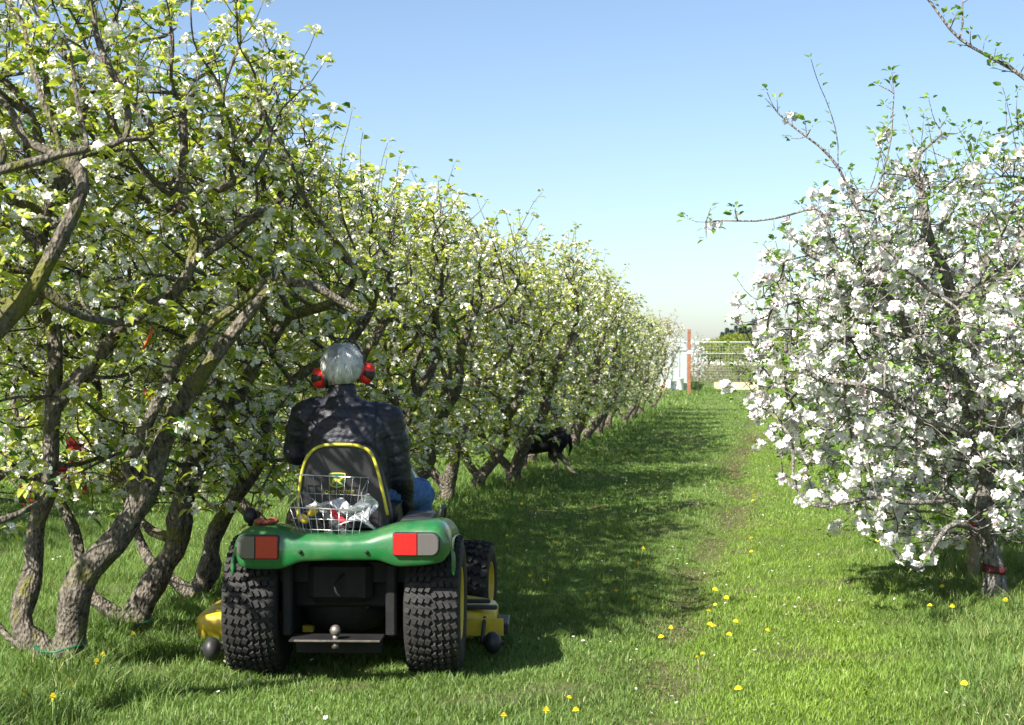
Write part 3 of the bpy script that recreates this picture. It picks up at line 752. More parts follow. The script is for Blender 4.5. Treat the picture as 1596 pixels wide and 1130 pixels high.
tr = thing('ride_on_mower', 'green and yellow ride-on lawn mower with a driver, seen from behind', 'lawn mower', (TX, TY, TZ), -TH)
def wheel(c, rad, wid, lug_rows, parent, n_around, rim_r):
    w = thing('wheel', None, None); w.parent = parent; w.location = c
    del_ = [k for k in ('label', 'category') if k in w]
    m = MB(); h = wid / 2
    m.lathe([(-h * .62, rim_r), (-h * .92, rim_r + .02), (-h, rad * .80), (-h * .93, rad * .93), (-h * .7, rad * .975), (0, rad * .985), (h * .7, rad * .975), (h * .93, rad * .93), (h, rad * .80), (h * .92, rim_r + .02), (h * .62, rim_r)], (0, 0, 0), 'x', 64)
    bw = wid * .94 / lug_rows
    for a in range(n_around):
        for k in range(lug_rows):
            u = (k + .5) / lug_rows * 2 - 1
            th = 2 * math.pi * (a + abs(u) * 1.9 + (.5 if k % 2 else 0)) / n_around
            drop = .06 * rad * abs(u) ** 3 * 1.3
            rr = rad * 1.0 - drop + .004
            cpt = Vector((u * wid * .46, math.cos(th) * rr, math.sin(th) * rr))
            rot = Matrix.Rotation(th - math.pi / 2, 3, 'X') @ Matrix.Rotation(.42 * (1 if u > 0 else -1), 3, 'Z') @ Matrix.Rotation(.35 * u ** 3, 3, 'Y')
            ln_ = 2 * math.pi * rad / n_around * .60
            hx, hy, hz = bw * .40, ln_ / 2, .010
            lo = [(-hx, -hy, -hz), (hx, -hy, -hz), (hx, hy, -hz), (-hx, hy, -hz)]; hi = [(x * .82, y * .8, hz) for x, y, _ in lo]
            m.rings([[rot @ Vector(p) + cpt for p in lo], [rot @ Vector(p) + cpt for p in hi]], smooth=False)
    m.build('tyre', M_rub, w)
    sgn = 1 if c[0] > 0 else -1
    r_ = MB(); r_.lathe([(-h * .66, rim_r + .004), (-h * .6, rim_r - .012), (sgn * h * .15 - .02, rim_r * .8), (sgn * h * .15, .05), (sgn * h * .15 + sgn * .03, .045), (sgn * h * .15 + sgn * .03, .001)] if sgn > 0 else
                       [(h * .66, rim_r + .004), (h * .6, rim_r - .012), (sgn * h * .15 + .02, rim_r * .8), (sgn * h * .15, .05), (sgn * h * .15 + sgn * .03, .045), (sgn * h * .15 + sgn * .03, .001)], (0, 0, 0), 'x', 40)
    r_.lathe([(sgn * h * .5, rim_r - .006), (sgn * h * .86, rim_r + .010), (sgn * h * .92, rim_r + .016), (sgn * h * .84, rim_r + .018), (sgn * h * .5, rim_r)], (0, 0, 0), 'x', 40)
    r_.build('rim', M_yel, w)
    return w
lxr = TL(722, 950, -.05).x; lxl = TL(345, 950, -.2).x
RT = .325; WT = .265
wheel((lxl + WT / 2 + .012, 0, RT), RT, WT, 8, tr, 42, .155)
wheel((lxr - WT / 2, 0, RT), RT, WT, 8, tr, 42, .155)
cxm = (lxl + lxr) / 2
fr_x = TL(757, 930, 1.42).x
for fx_ in (cxm + .53, cxm - .50):
    fw = wheel((fx_, 1.42, .205), .235, .22, 5, tr, 26, .11); fw.rotation_euler = (0, 0, R(-5))

# fender body: a sheet of profiles running over both wheels
fx0 = TL(364, 860, -.36).x; fx1 = TL(706, 850, -.30).x
def fender():
    m = MB(); rs_ = []
    N = 44
    zt = lambda px, py: TL(px, py, -.30).z
    top_px = [(364, 845), (372, 833), (388, 823), (430, 821), (455, 826), (480, 832), (530, 834), (575, 832), (600, 823), (625, 816), (680, 813), (692, 817), (700, 830), (706, 846)]
    bot_px = [(364, 872), (368, 884), (390, 888), (435, 889), (452, 884), (466, 877), (520, 875), (590, 875), (603, 880), (618, 885), (660, 883), (690, 878), (702, 866), (706, 856)]
    tp = [TL(a, b, -.36) for a, b in top_px]; bp = [TL(a, b, -.42) for a, b in bot_px]
    def interp(arr, x):
        xs = [p.x for p in arr]; zs = [p.z for p in arr]; return float(np.interp(x, xs, zs))
    for i in range(N + 1):
        u = i / N; u2 = .5 - .5 * math.cos(math.pi * u); u = u * .5 + u2 * .5
        x = fx0 + (fx1 - fx0) * u
        T_ = interp(tp, x); B_ = interp(bp, x)
        e = min(u, 1 - u) * (fx1 - fx0); inset = .07 * max(0, 1 - e / .07) ** 2     # corner rounding seen from above
        mid = math.exp(-((x - cxm) / .2) ** 2)
        yb = -.43 + inset
        hgt = T_ - B_
        prof = [(yb + .015, B_ - .004), (yb + .002, B_ + .012), (yb - .004, B_ + hgt * .35), (yb, B_ + hgt * .68), (yb + .02, B_ + hgt * .88), (yb + .055, T_ - .003), (yb + .12, T_ + .004),
                (-.18, T_ - .006), (-.05, T_ - .018 - mid * .04), (.12, T_ - .034 - mid * .06), (.26, T_ - .05 - mid * .04), (.38, T_ - .11), (.45, T_ - .20), (.48, T_ - .32), (.56, T_ - .36)]
        rs_.append([(x, y, z) for y, z in prof])
    m.rings(rs_, closed=False, caps=False)
    # side skirts following the wheel arch
    for sx, x in ((-1, fx0), (1, fx1)):
        src = rs_[0] if sx < 0 else rs_[-1]
        low = []
        for (x_, y, z) in src:
            za = math.sqrt(max(0, .405 ** 2 - min(abs(y), .40) ** 2)) + RT - .005
            low.append((x + sx * .002, y, min(z - .002, max(za if y > -.38 else z - .004, z - .14))))
        mid_ = [(x + sx * .006, (a[1] + b[1]) / 2, (a[2] + b[2]) / 2) for a, b in zip(src, low)]
        m.rings([src, mid_, low], closed=False, caps=False)
    o = m.build('rear_body', M_green, tr)
    s = o.modifiers.new('shell', 'SOLIDIFY'); s.thickness = .012; s.offset = -1
    ss = o.modifiers.new('soft', 'SUBSURF'); ss.levels = 1; ss.render_levels = 1
    return o
fender()

def rounded_rect(x0, x1, z0, z1, rl, rr, n=5):
    pts = []
    for (cx, cz, a0, r) in ((x1 - rr, z1 - rr, 0, rr), (x0 + rl, z1 - rl, 90, rl), (x0 + rl, z0 + rl, 180, rl), (x1 - rr, z0 + rr, 270, rr)):
        for k in range(n + 1):
            a = R(a0 + 90 * k / n); pts.append((cx + r * math.cos(a), cz + r * math.sin(a)))
    return pts
def tail_light(p0, p1, red_first, lab):
    a = TL(p0[0], p1[1], -.44); b = TL(p1[0], p0[1], -.44)
    e = bpy.data.objects.new('tail_light', None); C.objects.link(e); e.parent = tr
    W0, Z0 = b.x - a.x, b.z - a.z; split = a.x + W0 * (.53 if red_first else .44)
    q = .035
    bz = MB(); bz.prism(rounded_rect(a.x - .004, b.x + .004, a.z - .004, b.z + .004, .012 if red_first else q, q if red_first else .012), -.395, -.436, .003); bz.build('bezel', M_blk, e)
    l = MB(); l.prism(rounded_rect(a.x, split - .001, a.z, b.z, .010 if red_first else q, .004 if red_first else .004), -.43, -.452, .004)
    r = MB(); r.prism(rounded_rect(split + .001, b.x, a.z, b.z, .004, q if red_first else .010), -.43, -.452, .004)
    l.build('red_lens' if red_first else 'clear_lens', M_lred if red_first else M_lclr, e); r.build('clear_lens' if red_first else 'red_lens', M_lclr if red_first else M_lred, e)
tail_light((370, 837), (433, 872), False, '')
tail_light((613, 833), (684, 867), True, '')

# chassis, axle, hitch
for bx_ in (cxm - .15, cxm + .15):
    p_ = TL(534, 862, -.437); m = MB(); m.tube([(bx_, -.425, p_.z), (bx_, -.441, p_.z)], .009, 10); m.build('body_bolt', M_frame, tr)
m = MB(); m.box((cxm - .13, .62, .42), (.06, 1.4, .12), .01); m.box((cxm + .13, .62, .42), (.06, 1.4, .12), .01)
m.box((cxm, -.14, .45), (.46, .05, .24), .01); m.box((cxm, -.20, .50), (.62, .02, .10), .005); m.box((cxm, .0, .46), (.30, .5, .20), .03)
m.box((cxm - .24, -.12, .38), (.05, .3, .34), .01); m.box((cxm + .24, -.12, .38), (.05, .3, .34), .01); m.box((cxm, 1.42, .22), (.7, .08, .06), .01)
m.build('chassis', M_frame, tr)
m = MB(); m.lathe([(-.40, .04), (-.2, .05), (-.16, .11), (-.06, .14), (.06, .14), (.16, .11), (.2, .05), (.40, .04)], (cxm, 0, RT), 'x', 24)
m.tube([(cxm - .17, -.10, .56), (cxm - .17, -.08, .3)], .014); m.tube([(cxm + .17, -.10, .56), (cxm + .17, -.08, .3)], .014)
for dx, dz in ((-.1, .52), (.12, .43), (.12, .33), (-.12, .36), (.05, .55)): m.tube([(cxm + dx, -.15, dz), (cxm + dx, -.18, dz)], .011)
m.tube([(cxm + .02, -.26, .50), (cxm - .02, -.30, .46), (cxm - .01, -.29, .42), (cxm + .01, -.3, .40)], .006)
m.build('rear_axle', M_frame, tr)
hb = TL(522, 985, -.40); 
m = MB(); m.box((hb.x, -.33, hb.z - .045), (.42, .16, .012), .003); m.box((hb.x, -.26, hb.z - .09), (.40, .03, .07), .004); m.build('drawbar', M_steel if False else M_frame, tr)
m = MB(); m.box((hb.x + .01, -.412, hb.z - .043), (.39, .006, .009), .001); m.tube([(hb.x, -.385, hb.z - .05), (hb.x, -.385, hb.z - .02)], .014, 10); m.tube([(hb.x, -.385, hb.z - .08), (hb.x, -.385, hb.z - .055)], .018, 6); m.ball((hb.x, -.385, hb.z), .026, 14, 10)
m.build('hitch_ball', M_steel, tr)
m = MB(); p = TL(481, 980, .1); m.box((p.x, .1, p.z), (.055, .05, .035), .004); m.build('deck_bracket', M_yel, tr)
m = MB()
for sx in (-1, 1):
    m.box((cxm + sx * .33, .72, .33), (.30, .52, .03), .01)
m.box((cxm, .62, .36), (.42, .3, .06), .01); m.build('foot_platform', M_blk, tr)
m = MB(); m.box((cxm, .30, .22), (.86, .03, .26), .01); m.box((cxm, .33, .36), (.95, .08, .05), .01); m.build('underside_dark_panel', M_frame, tr)  # black boxes added to darken the gap under the axle and hide the deck

# seat
BY = -.02
pp = [(464, 806), (466, 770), (471, 735), (480, 712), (498, 697), (530, 694), (561, 697), (579, 709), (589, 737), (597, 770), (604, 804)]
pip = [TL(a, b, BY - .055) for a, b in pp]
from mathutils import geometry
def smooth_pts(P, k=4):
    out = []
    for i in range(len(P) - 1):
        p0 = P[max(i - 1, 0)]; p1 = P[i]; p2 = P[i + 1]; p3 = P[min(i + 2, len(P) - 1)]
        for q in range(k):
            t = q / k
            out.append(.5 * ((2 * p1) + (p2 - p0) * t + (2 * p0 - 5 * p1 + 4 * p2 - p3) * t * t + (3 * p1 - p0 - 3 * p2 + p3) * t ** 3))
    out.append(P[-1]); return out
pipS = smooth_pts(pip)
seat = bpy.data.objects.new('seat', None); C.objects.link(seat); seat.parent = tr
cx_s = sum(p.x for p in pipS) / len(pipS); zb_s = TL(530, 826, BY).z
poly = [(cx_s + (p.x - cx_s) * 1.06, p.z + .008) for p in pipS] + [(pipS[-1].x + .02, zb_s), (pipS[0].x - .01, zb_s)]
m = MB(); m.prism(poly, BY - .05, BY + .07, .016); m.build('backrest', M_vinyl, seat)
m = MB(); m.tube(pipS, .008, 8); m.build('piping', M_pipe, seat)
m = MB(); m.prism([(cx_s - .24, zb_s - .01), (cx_s + .25, zb_s - .01), (cx_s + .25, zb_s + .10), (cx_s + .22, zb_s + .115), (cx_s - .21, zb_s + .115), (cx_s - .24, zb_s + .10)], BY + .05, BY + .52, .02); m.build('cushion', M_vinyl, seat)
m = MB(); m.box((cx_s, .2, zb_s - .03), (.34, .34, .06), .01); m.build('seat_base', M_blk, seat)
# shield emblem and lettering on the backrest
ec = TL(525.5, 750, BY - .056); ew, eh = .039, .034
def shield(s, dy, name, mat):
    pts = [(-1, 1), (-.5, 1.08), (0, 1.1), (.5, 1.08), (1, 1), (1.02, .2), (.92, -.55), (.7, -.85), (0, -1.05), (-.7, -.85), (-.92, -.55), (-1.02, .2)]
    m = MB(); m.prism([(ec.x + x * ew * s, ec.z + z * eh * s) for x, z in pts], ec.y + dy + .004, ec.y + dy, .0); return m.build(name, mat, seat)
shield(1.0, .0, 'emblem_border', M_logo_y); shield(.86, -.002, 'emblem_field', M_logo_g)
deer = [(-.72, .05), (-.45, .30), (-.1, .28), (.25, .18), (.45, .45), (.38, .68), (.5, .62), (.58, .72), (.62, .5), (.85, .38), (.62, .26), (.5, -.02), (.25, -.15), (.5, -.35), (.7, -.62), (.4, -.42), (.1, -.22), (-.25, -.12), (-.5, -.45), (-.8, -.7), (-.6, -.3), (-.62, -.05)]
m = MB(); m.add([(ec.x + x * ew * .95, ec.y - .0035, ec.z + z * eh * .95) for x, z in deer], [list(range(len(deer)))], False); m.build('emblem_deer', M_logo_y, seat)
cu = bpy.data.curves.new('lettering', 'FONT'); cu.body = 'JOHN DEERE'; cu.size = .034; cu.align_x = 'CENTER'; cu.extrude = .0008; cu.space_character = 1.02
to = bpy.data.objects.new('tmp_text', cu); C.objects.link(to)
dg = bpy.context.evaluated_depsgraph_get(); me = bpy.data.meshes.new_from_object(to.evaluated_get(dg)); bpy.data.objects.remove(to)
me.materials.clear(); me.materials.append(M_logo_y); lt = bpy.data.objects.new('lettering', me); C.objects.link(lt); lt.parent = seat
wtxt = max(v.co.x for v in me.vertices) - min(v.co.x for v in me.vertices); k = .148 / wtxt
lp = TL(527.5, 770.5, BY - .0575); lt.location = (lp.x, lp.y, lp.z); lt.rotation_euler = (R(90), 0, 0); lt.scale = (k, k * .95, 1)

# controls, trays, dash, hood, steering
m = MB(); a = TL(641, 812, .15); m.box((a.x + .045, .06, a.z + .012), (.14, .40, .05), .008); m.build('side_tray', M_blk, tr)
m = MB(); q = [TL(686, 806, .2), TL(688, 796, .2), TL(693, 790, .25), TL(693, 800, .3), TL(690, 812, .34)]; m.tube(smooth_pts(q), .011, 8); m.build('grab_handle', M_blk, tr)
m = MB(); a = TL(390, 805, .1); m.tube([a + Vector((0, 0, -.05)), a], .012, 8); m.ball(a, (.036, .036, .04), 14, 10); m.build('lift_lever', M_blk, tr)
m = MB(); m.prism([(cxm - .20, .36), (cxm + .20, .36), (cxm + .18, .88), (cxm + .12, .93), (cxm - .12, .93), (cxm - .18, .88)], .86, 1.02, .02); m.build('dashboard', M_blk, tr)
m = MB(); rs_ = []
for y, w, zt_, zb_ in ((1.02, .23, .94, .40), (1.2, .235, .93, .38), (1.5, .23, .88, .36), (1.72, .21, .80, .34), (1.82, .17, .70, .36), (1.84, .14, .6, .4)):
    rs_.append([(cxm - w, y, zb_), (cxm - w, y, zt_ - .12), (cxm - w * .8, y, zt_ - .03), (cxm - w * .35, y, zt_), (cxm + w * .35, y, zt_), (cxm + w * .8, y, zt_ - .03), (cxm + w, y, zt_ - .12), (cxm + w, y, zb_)])
m.rings(rs_); m.build('hood', M_green, tr)
m = MB(); m.box((cxm, 1.85, .55), (.24, .02, .18), .006); m.build('grille', M_blk, tr)
sc_ = Vector((cxm, .80, .98)); tilt = Matrix.Rotation(R(-30), 3, 'X'); tilt = Matrix.Rotation(R(28), 3, 'X')
wr = [tilt @ Vector((.175 * math.cos(a * math.pi / 14), .175 * math.sin(a * math.pi / 14), 0)) + sc_ for a in range(28)]
m = MB(); m.tube(wr, .013, 8, loop=True)
for a in (0, 1, 2): m.tube([sc_, tilt @ Vector((.17 * math.cos(R(90 + 120 * a)), .17 * math.sin(R(90 + 120 * a)), 0)) + sc_], .010, 6)
m.ball(sc_, (.045, .045, .02)); m.tube([sc_, (cxm, .93, .80)], .022, 8); m.build('steering_wheel', M_blk, tr)

# mower deck
deck = bpy.data.objects.new('mower_deck', None); C.objects.link(deck); deck.parent = tr
dl = TL(322, 1000, .72).x; dr_ = TL(792, 985, .72).x
m = MB()
def deck_ring(s, z): 
    out = []
    for x, y in ((dl, .50), (dl + .06, .42), (cxm - .3, .44), (cxm + .3, .44), (dr_ - .2, .48), (dr_ - .06, .60), (dr_ - .06, .95), (dr_ - .25, 1.12), (cxm, 1.2), (dl + .15, 1.1), (dl, .92)):
        out.append((cxm + (x - cxm) * s, .8 + (y - .8) * s, z))
    return out
m.rings([deck_ring(1.0, .07), deck_ring(1.0, .16), deck_ring(.975, .185), deck_ring(.9, .20)]); m.build('deck_shell', M_yel, deck)
for x in (dl + .32, cxm, dr_ - .38):
    m = MB(); m.lathe([(.195, .12), (.235, .12), (.24, .03), (.26, .03), (.26, .001)], (x, .8, 0), 'z', 20); m.build('belt_cover', M_blk, deck)
for x in (cxm + .55, cxm - .5):
    m = MB(); m.box((x, .62, .235), (.22, .04, .02), .004); m.build('hanger_bar', M_blk, deck)
for (px, py, ly, rx, rz_) in ((330, 1013, .04, .042, .058), (768, 1003, .30, .045, .056)):
    c_ = TL(px, py, ly); m = MB(); m.ball(c_, (rx, rz_, rz_), 16, 12); m.tube([c_ + Vector((-rx - .012, 0, 0)), c_ + Vector((rx + .012, 0, 0))], .012, 8); m.tube([c_ + Vector((rx * .9 if px < 500 else -rx - .01, 0, 0)), Vector((c_.x + (.03 if px < 500 else -.05), .50, .17))], .010, 6); m.build('gauge_wheel', M_blk, deck)
m = MB(); c_ = TL(783, 970, .66); m.box((c_.x, .70, c_.z - .02), (.07, .28, .055), .006, Matrix.Rotation(R(12), 3, 'Y')); m.box((TL(745, 948, .55).x, .56, TL(745, 948, .55).z), (.20, .05, .02), .005); m.build('discharge_chute', M_blk, deck)
m = MB(); c_ = TL(700, 1000, .5); m.box((TL(745, 980, .47).x, .475, .125), (.26, .01, .09), .003); m.build('deck_apron', M_yel, deck)

# things lying on the mower
def local_thing(o):
    o.matrix_world = Matrix.Translation((TX, TY, TZ)) @ Matrix.Rotation(-TH, 4, 'Z'); return o
m = MB(); a = TL(405, 814, -.28); b_ = TL(425, 813, -.28)
rs_l = random.Random(4)
for c_, r_ in ((a, (.028, .03, .015)), (b_, (.03, .03, .016)), ((a + b_) / 2 + Vector((0, .01, -.006)), (.045, .035, .012))): m.ball(c_, r_, 14, 8)
o = local_thing(m.build('brick_piece', plain('brown_red', (.22, .055, .03), .6, 0, .4, 60, .4, 90))); tag(o, 'small reddish brown lump lying on the left green fender', 'lump')

def basket():
    m = MB()
    NB = [TL(452, 792, -.36), TL(567, 797, -.36)]; FBk = [TL(463, 741, -.12), TL(575, 746, -.12)]
    bn = [TL(468, 843, -.36), TL(557, 846, -.36)]; bf = [TL(478, 828, -.16), TL(560, 830, -.16)]
    L = lambda a, b, t: a + (b - a) * t
    rim = [FBk[0], FBk[1], TL(563, 770, -.24), NB[1], NB[0], TL(452, 770, -.26)]
    m.tube(rim, .0034, 6, loop=True)
    m.tube([bf[0], bf[1], bn[1], bn[0]], .0028, 6, loop=True)
    n = 9
    for k in range(n + 1):
        t = k / n
        m.tube([L(NB[0], NB[1], t), L(bn[0], bn[1], t), L(bf[0], bf[1], t), L(FBk[0], FBk[1], t)], .0016, 5)
    for t in (.33, .66):
        m.tube([L(NB[0], bn[0], t), L(NB[1], bn[1], t), L(FBk[1], bf[1], t), L(FBk[0], bf[0], t)], .0018, 5, loop=True)
    for t in (.33, .66):
        m.tube([L(bn[0], bf[0], t), L(bn[1], bf[1], t)], .0016, 5)
        m.tube([L(bn[0], bf[0], t), L(NB[0], FBk[0], t)], .0016, 5); m.tube([L(bn[1], bf[1], t), L(NB[1], FBk[1], t)], .0016, 5)
    return local_thing(m.build('wire_basket', M_chrome))
tag(basket(), 'open wire basket standing on the green fender behind the seat', 'basket')
m = MB(); g = []
nx_, ny_ = 26, 16
ra = random.Random(8)
def bagpt(u, v):
    px = 482 + 100 * u; py = 776 + 20 * math.sin(u * 3) * .4 + 46 * v * (.35 + .65 * u)
    px += 8 * math.sin(9 * v + 5 * u); py += 7 * math.sin(11 * u + 3 * v)
    ly = -.26 + .07 * math.sin(6 * u + 7 * v) + .03 * math.sin(19 * u - 13 * v) + .015 * ra.uniform(-1, 1)
    return TL(px, py, ly)
m.rings([[bagpt(i / nx_, j / ny_) for j in range(ny_ + 1)] for i in range(nx_ + 1)], closed=False, caps=False, smooth=False)
mt, n, b, o_ = new_mat('bag_film'); setp(b, Base_Color=(.85, .86, .88, 1), Roughness=.22, Specular_IOR_Level=.8)
tt = n.nodes.new('ShaderNodeBsdfTransparent'); xs_ = n.nodes.new('ShaderNodeMixShader'); n.links.new(ramp(n, noise(n, 25, 4, texco(n)), [(.35, (.25,) * 3), (.7, (.75,) * 3)]), xs_.inputs[0]); n.links.new(tt.outputs[0], xs_.inputs[1]); n.links.new(b.outputs[0], xs_.inputs[2]); n.links.new(xs_.outputs[0], o_.inputs[0])
tag(local_thing(m.build('plastic_bag', mt)), 'crumpled clear plastic bag spilling over the wire basket', 'plastic bag')
# shears with yellow grips, black gloves, red holder
sh_ = thing('garden_shears', 'garden tool with two round yellow grips in the wire basket', 'garden tool'); local_thing(sh_)
for a, q in ((TL(473, 810, -.30), 0), (TL(488, 798, -.29), 1)):
    m = MB(); M3 = Matrix.Rotation(R(35 if q else -50), 3, 'Y'); m.ball(a, (.020, .02, .028), 14, 10, M3); m.build('grip', M_yel, sh_)
m = MB(); a = TL(473, 814, -.30); m.tube([a, TL(500, 808, -.27), TL(512, 815, -.27)], .008, 6); m.tube([TL(488, 800, -.29), TL(505, 816, -.27)], .008, 6); m.build('jaw', M_blk, sh_)
m = MB()
for px, py, r_ in ((500, 824, .03), (515, 830, .034), (508, 838, .025), (530, 832, .028)): m.ball(TL(px, py, -.29), (r_, .03, r_ * .6), 14, 8, Matrix.Rotation(px, 3, 'Y'))
for k in range(4): m.tube([TL(520 + k * 3, 826 + k * 3, -.31), TL(532 + k * 3, 822 + k * 4, -.32), TL(541 + k * 2, 826 + k * 4, -.32)], [.011, .010, .007], 8)
tag(local_thing(m.build('work_glove', plain('glove_black', (.02, .02, .022), .6, 0, .3, 40, .5, 120))), 'black work glove at the bottom of the wire basket', 'glove')
m = MB(); m.tube([TL(518, 800, -.27), TL(527, 808, -.28), TL(540, 817, -.29)], [.012, .017, .012], 10); m.ball(TL(518, 799, -.27), .017, 10, 8)
tag(local_thing(m.build('hand_tool', plain('red_plastic', (.55, .03, .05), .35, 0, .1, 20))), 'red plastic hand tool under the clear bag in the basket', 'hand tool')

# ------------------------------------------------------------------ people and animals: overlapping solids fused into one surface
def fuse(m, name, mat, parent, voxel=.008, smooth=6, displace=None):
    o = m.build(name, mat, parent)
    r = o.modifiers.new('r', 'REMESH'); r.mode = 'VOXEL'; r.voxel_size = voxel; r.use_smooth_shade = True
    s = o.modifiers.new('s', 'SMOOTH'); s.iterations = smooth; s.factor = .5
    bpy.context.view_layer.update()
    me = bpy.data.meshes.new_from_object(o.evaluated_get(bpy.context.evaluated_depsgraph_get()))
    o.modifiers.clear(); o.data = me
    if displace is not None:
        n = len(me.vertices); co = np.empty(n * 3, np.float32); me.vertices.foreach_get('co', co); co = co.reshape(-1, 3)
        no = np.empty(n * 3, np.float32); me.vertices.foreach_get('normal', no); no = no.reshape(-1, 3)
        me.vertices.foreach_set('co', (co + no * displace(co)[:, None]).astype(np.float32).ravel()); me.update()
    me.polygons.foreach_set('use_smooth', np.ones(len(me.polygons), bool))
    return o
def limb(m, pts, rad, n=16):
    P = [Vector(p) for p in pts]
    m.tube(P, rad, n)
    for p, r in zip(P, rad): m.ball(p, r, n, 10)
def ell(m, c, rx, ry, rz, M=None): m.ball(c, (rx, ry, rz), 24, 16, M)

man = thing('person', 'white-haired person in black quilted jacket and red ear defenders driving the green mower', 'person'); local_thing(man)
hd = TL(534, 573, .20); nk = TL(533, 606, .185)
shL = TL(484, 640, .19); shR = TL(598, 646, .19); cxp = (shL.x + shR.x) / 2
elL = TL(463, 704, .24); elR = TL(619, 742, .25)
hips = Vector((cxp + .01, .24, zb_s + .20)); chest = Vector((cxp, .17, (shL.z + shR.z) / 2 - .13)); waist = Vector((cxp + .005, .15, hips.z + .10))
haL = Vector((cxm - .17, .72, .96)); haR = TL(634, 792, .50)
kneeR = TL(652, 772, .58); kneeL = Vector((2 * cxp - kneeR.x + .12, .60, kneeR.z))
hipR = Vector((cxp + .10, .22, zb_s + .19)); hipL = Vector((cxp - .10, .22, zb_s + .19))
ankR = Vector((kneeR.x - .02, .74, .40)); ankL = Vector((kneeL.x + .02, .76, .40))
M_skin = plain('skin', (.50, .28, .20), .55, 0, .1, 30, .05, 200)
m = MB()
ell(m, hd + Vector((0, .0, .005)), .076, .092, .090); ell(m, hd + Vector((0, .045, -.045)), .055, .055, .055); ell(m, hd + Vector((0, .098, -.01)), .012, .02, .022)
ell(m, hd + Vector((0, .07, -.075)), .03, .03, .022)
for sx in (-1, 1): ell(m, hd + Vector((sx * .078, .005, -.015)), .010, .022, .032)
ell(m, hd + Vector((0, .088, -.048)), .024, .012, .006)
limb(m, [hd + Vector((0, -.015, -.06)), nk + Vector((0, .01, 0)), chest + Vector((0, 0, .1))], [.054, .056, .08])
ell(m, chest, .165, .105, .19); ell(m, waist, .15, .10, .15); ell(m, hips, .165, .12, .12)
limb(m, [shL, elL, haL + Vector((-.03, -.06, -.0))], [.052, .042, .027]); limb(m, [shR, elR, haR + Vector((0, -.05, 0))], [.052, .042, .027])
limb(m, [hipR, kneeR, ankR], [.085, .062, .04]); limb(m, [hipL, kneeL, ankL], [.085, .062, .04])
def hand(c, fwd, side, down):
    """palm plus five unequal curled fingers"""
    c = Vector(c); fwd = Vector(fwd).normalized(); side = Vector(side).normalized(); down = Vector(down).normalized()
    Mx = Matrix((side, fwd, -down)).transposed(); ell(m, c, .040, .045, .016, Mx)
    for k, L in enumerate((.062, .072, .068, .052)):
        b = c + fwd * .034 + side * (.030 - k * .020)
        limb(m, [b, b + fwd * L * .42 + down * .006, b + fwd * L * .62 + down * L * .36, b + fwd * L * .42 + down * L * .66], [.0095, .009, .0085, .0075], 8)
    t = c + side * .032 - fwd * .012
    limb(m, [t, t + side * .020 + fwd * .020 + down * .012, t + side * .012 + fwd * .040 + down * .028], [.012, .0105, .009], 8)
hand(haL, (.1, 1, .25), (1, 0, 0), (0, .3, -1)); hand(haR, (0, 1, -.1), (-1, 0, 0), (0, 0, -1))
body = fuse(m, 'body', M_skin, man, .006, 3)
for sx in (-1, 1):
    m = MB(); m.ball(hd + Vector((sx * .031, .083, .008)), .011, 12, 8); m.build('eye', plain('eye_white', (.7, .7, .68), .2), man)
# jeans and shoes
m = MB(); ell(m, hips + Vector((0, -.0, -.0)), .185, .14, .125); limb(m, [hipR, kneeR, ankR], [.108, .086, .062], 20); limb(m, [hipL, kneeL, ankL], [.108, .086, .062], 20)
def wr_(co): return .004 * np.sin(co[:, 2] * 70 + 4 * np.sin(co[:, 1] * 23)) * np.clip(np.sin(co[:, 1] * 9 + co[:, 0] * 7), 0, 1)
fuse(m, 'jeans', plain('denim', (.045, .12, .30), .8, 0, .35, 55, .3, 500), man, .009, 4, wr_)
for an in (ankR, ankL):
    m = MB(); ell(m, an + Vector((0, .06, -.035)), .045, .13, .04); ell(m, an + Vector((0, -.01, 0)), .045, .05, .05); fuse(m, 'boot', M_blk, man, .008, 3)
# quilted jacket
m = MB()
def torso_ring(c, rx, ry, n=28, p=2.4):
    out = []
    for k in range(n):
        a = 2 * math.pi * k / n; cs, sn = math.cos(a), math.sin(a)
        out.append((c[0] + rx * math.copysign(abs(cs) ** (2 / p), cs), c[1] + ry * math.copysign(abs(sn) ** (2 / p), sn), c[2]))
    return out
zS = (shL.z + shR.z) / 2; xs0 = cxp
rr_ = [torso_ring((hips.x, .20, hips.z - .10), .17, .14), torso_ring((hips.x, .19, hips.z - .02), .205, .165), torso_ring((waist.x, .17, waist.z), .205, .155), torso_ring((xs0, .165, waist.z + .12), .205, .15),
       torso_ring((xs0, .165, zS - .12), .215, .15), torso_ring((xs0, .17, zS - .05), .205, .14), torso_ring((xs0, .175, zS), .185, .12), torso_ring((xs0 - .004, .18, zS + .045), .13, .095), torso_ring((nk.x, .18, zS + .075), .08, .075)]
m.rings(rr_)
limb(m, [Vector((shL.x + .02, .19, shL.z - .01)), shL + Vector((-.02, .0, -.03)), (shL + elL) / 2 + Vector((-.012, 0, 0)), elL, (elL + haL) / 2, haL + Vector((-.03, -.07, 0))], [.078, .085, .079, .070, .060, .043], 20)
limb(m, [Vector((shR.x - .02, .19, shR.z - .01)), shR + Vector((.015, .0, -.03)), (shR + elR) / 2 + Vector((.012, 0, 0)), elR, (elR + haR) / 2, haR + Vector((0, -.06, 0))], [.078, .086, .084, .075, .062, .043], 20)
m.rings([torso_ring((nk.x, .185, nk.z - .05), .082, .078, 24, 2), torso_ring((nk.x, .185, nk.z - .01), .070, .070, 24, 2), torso_ring((nk.x, .187, nk.z + .022), .066, .066, 24, 2)])
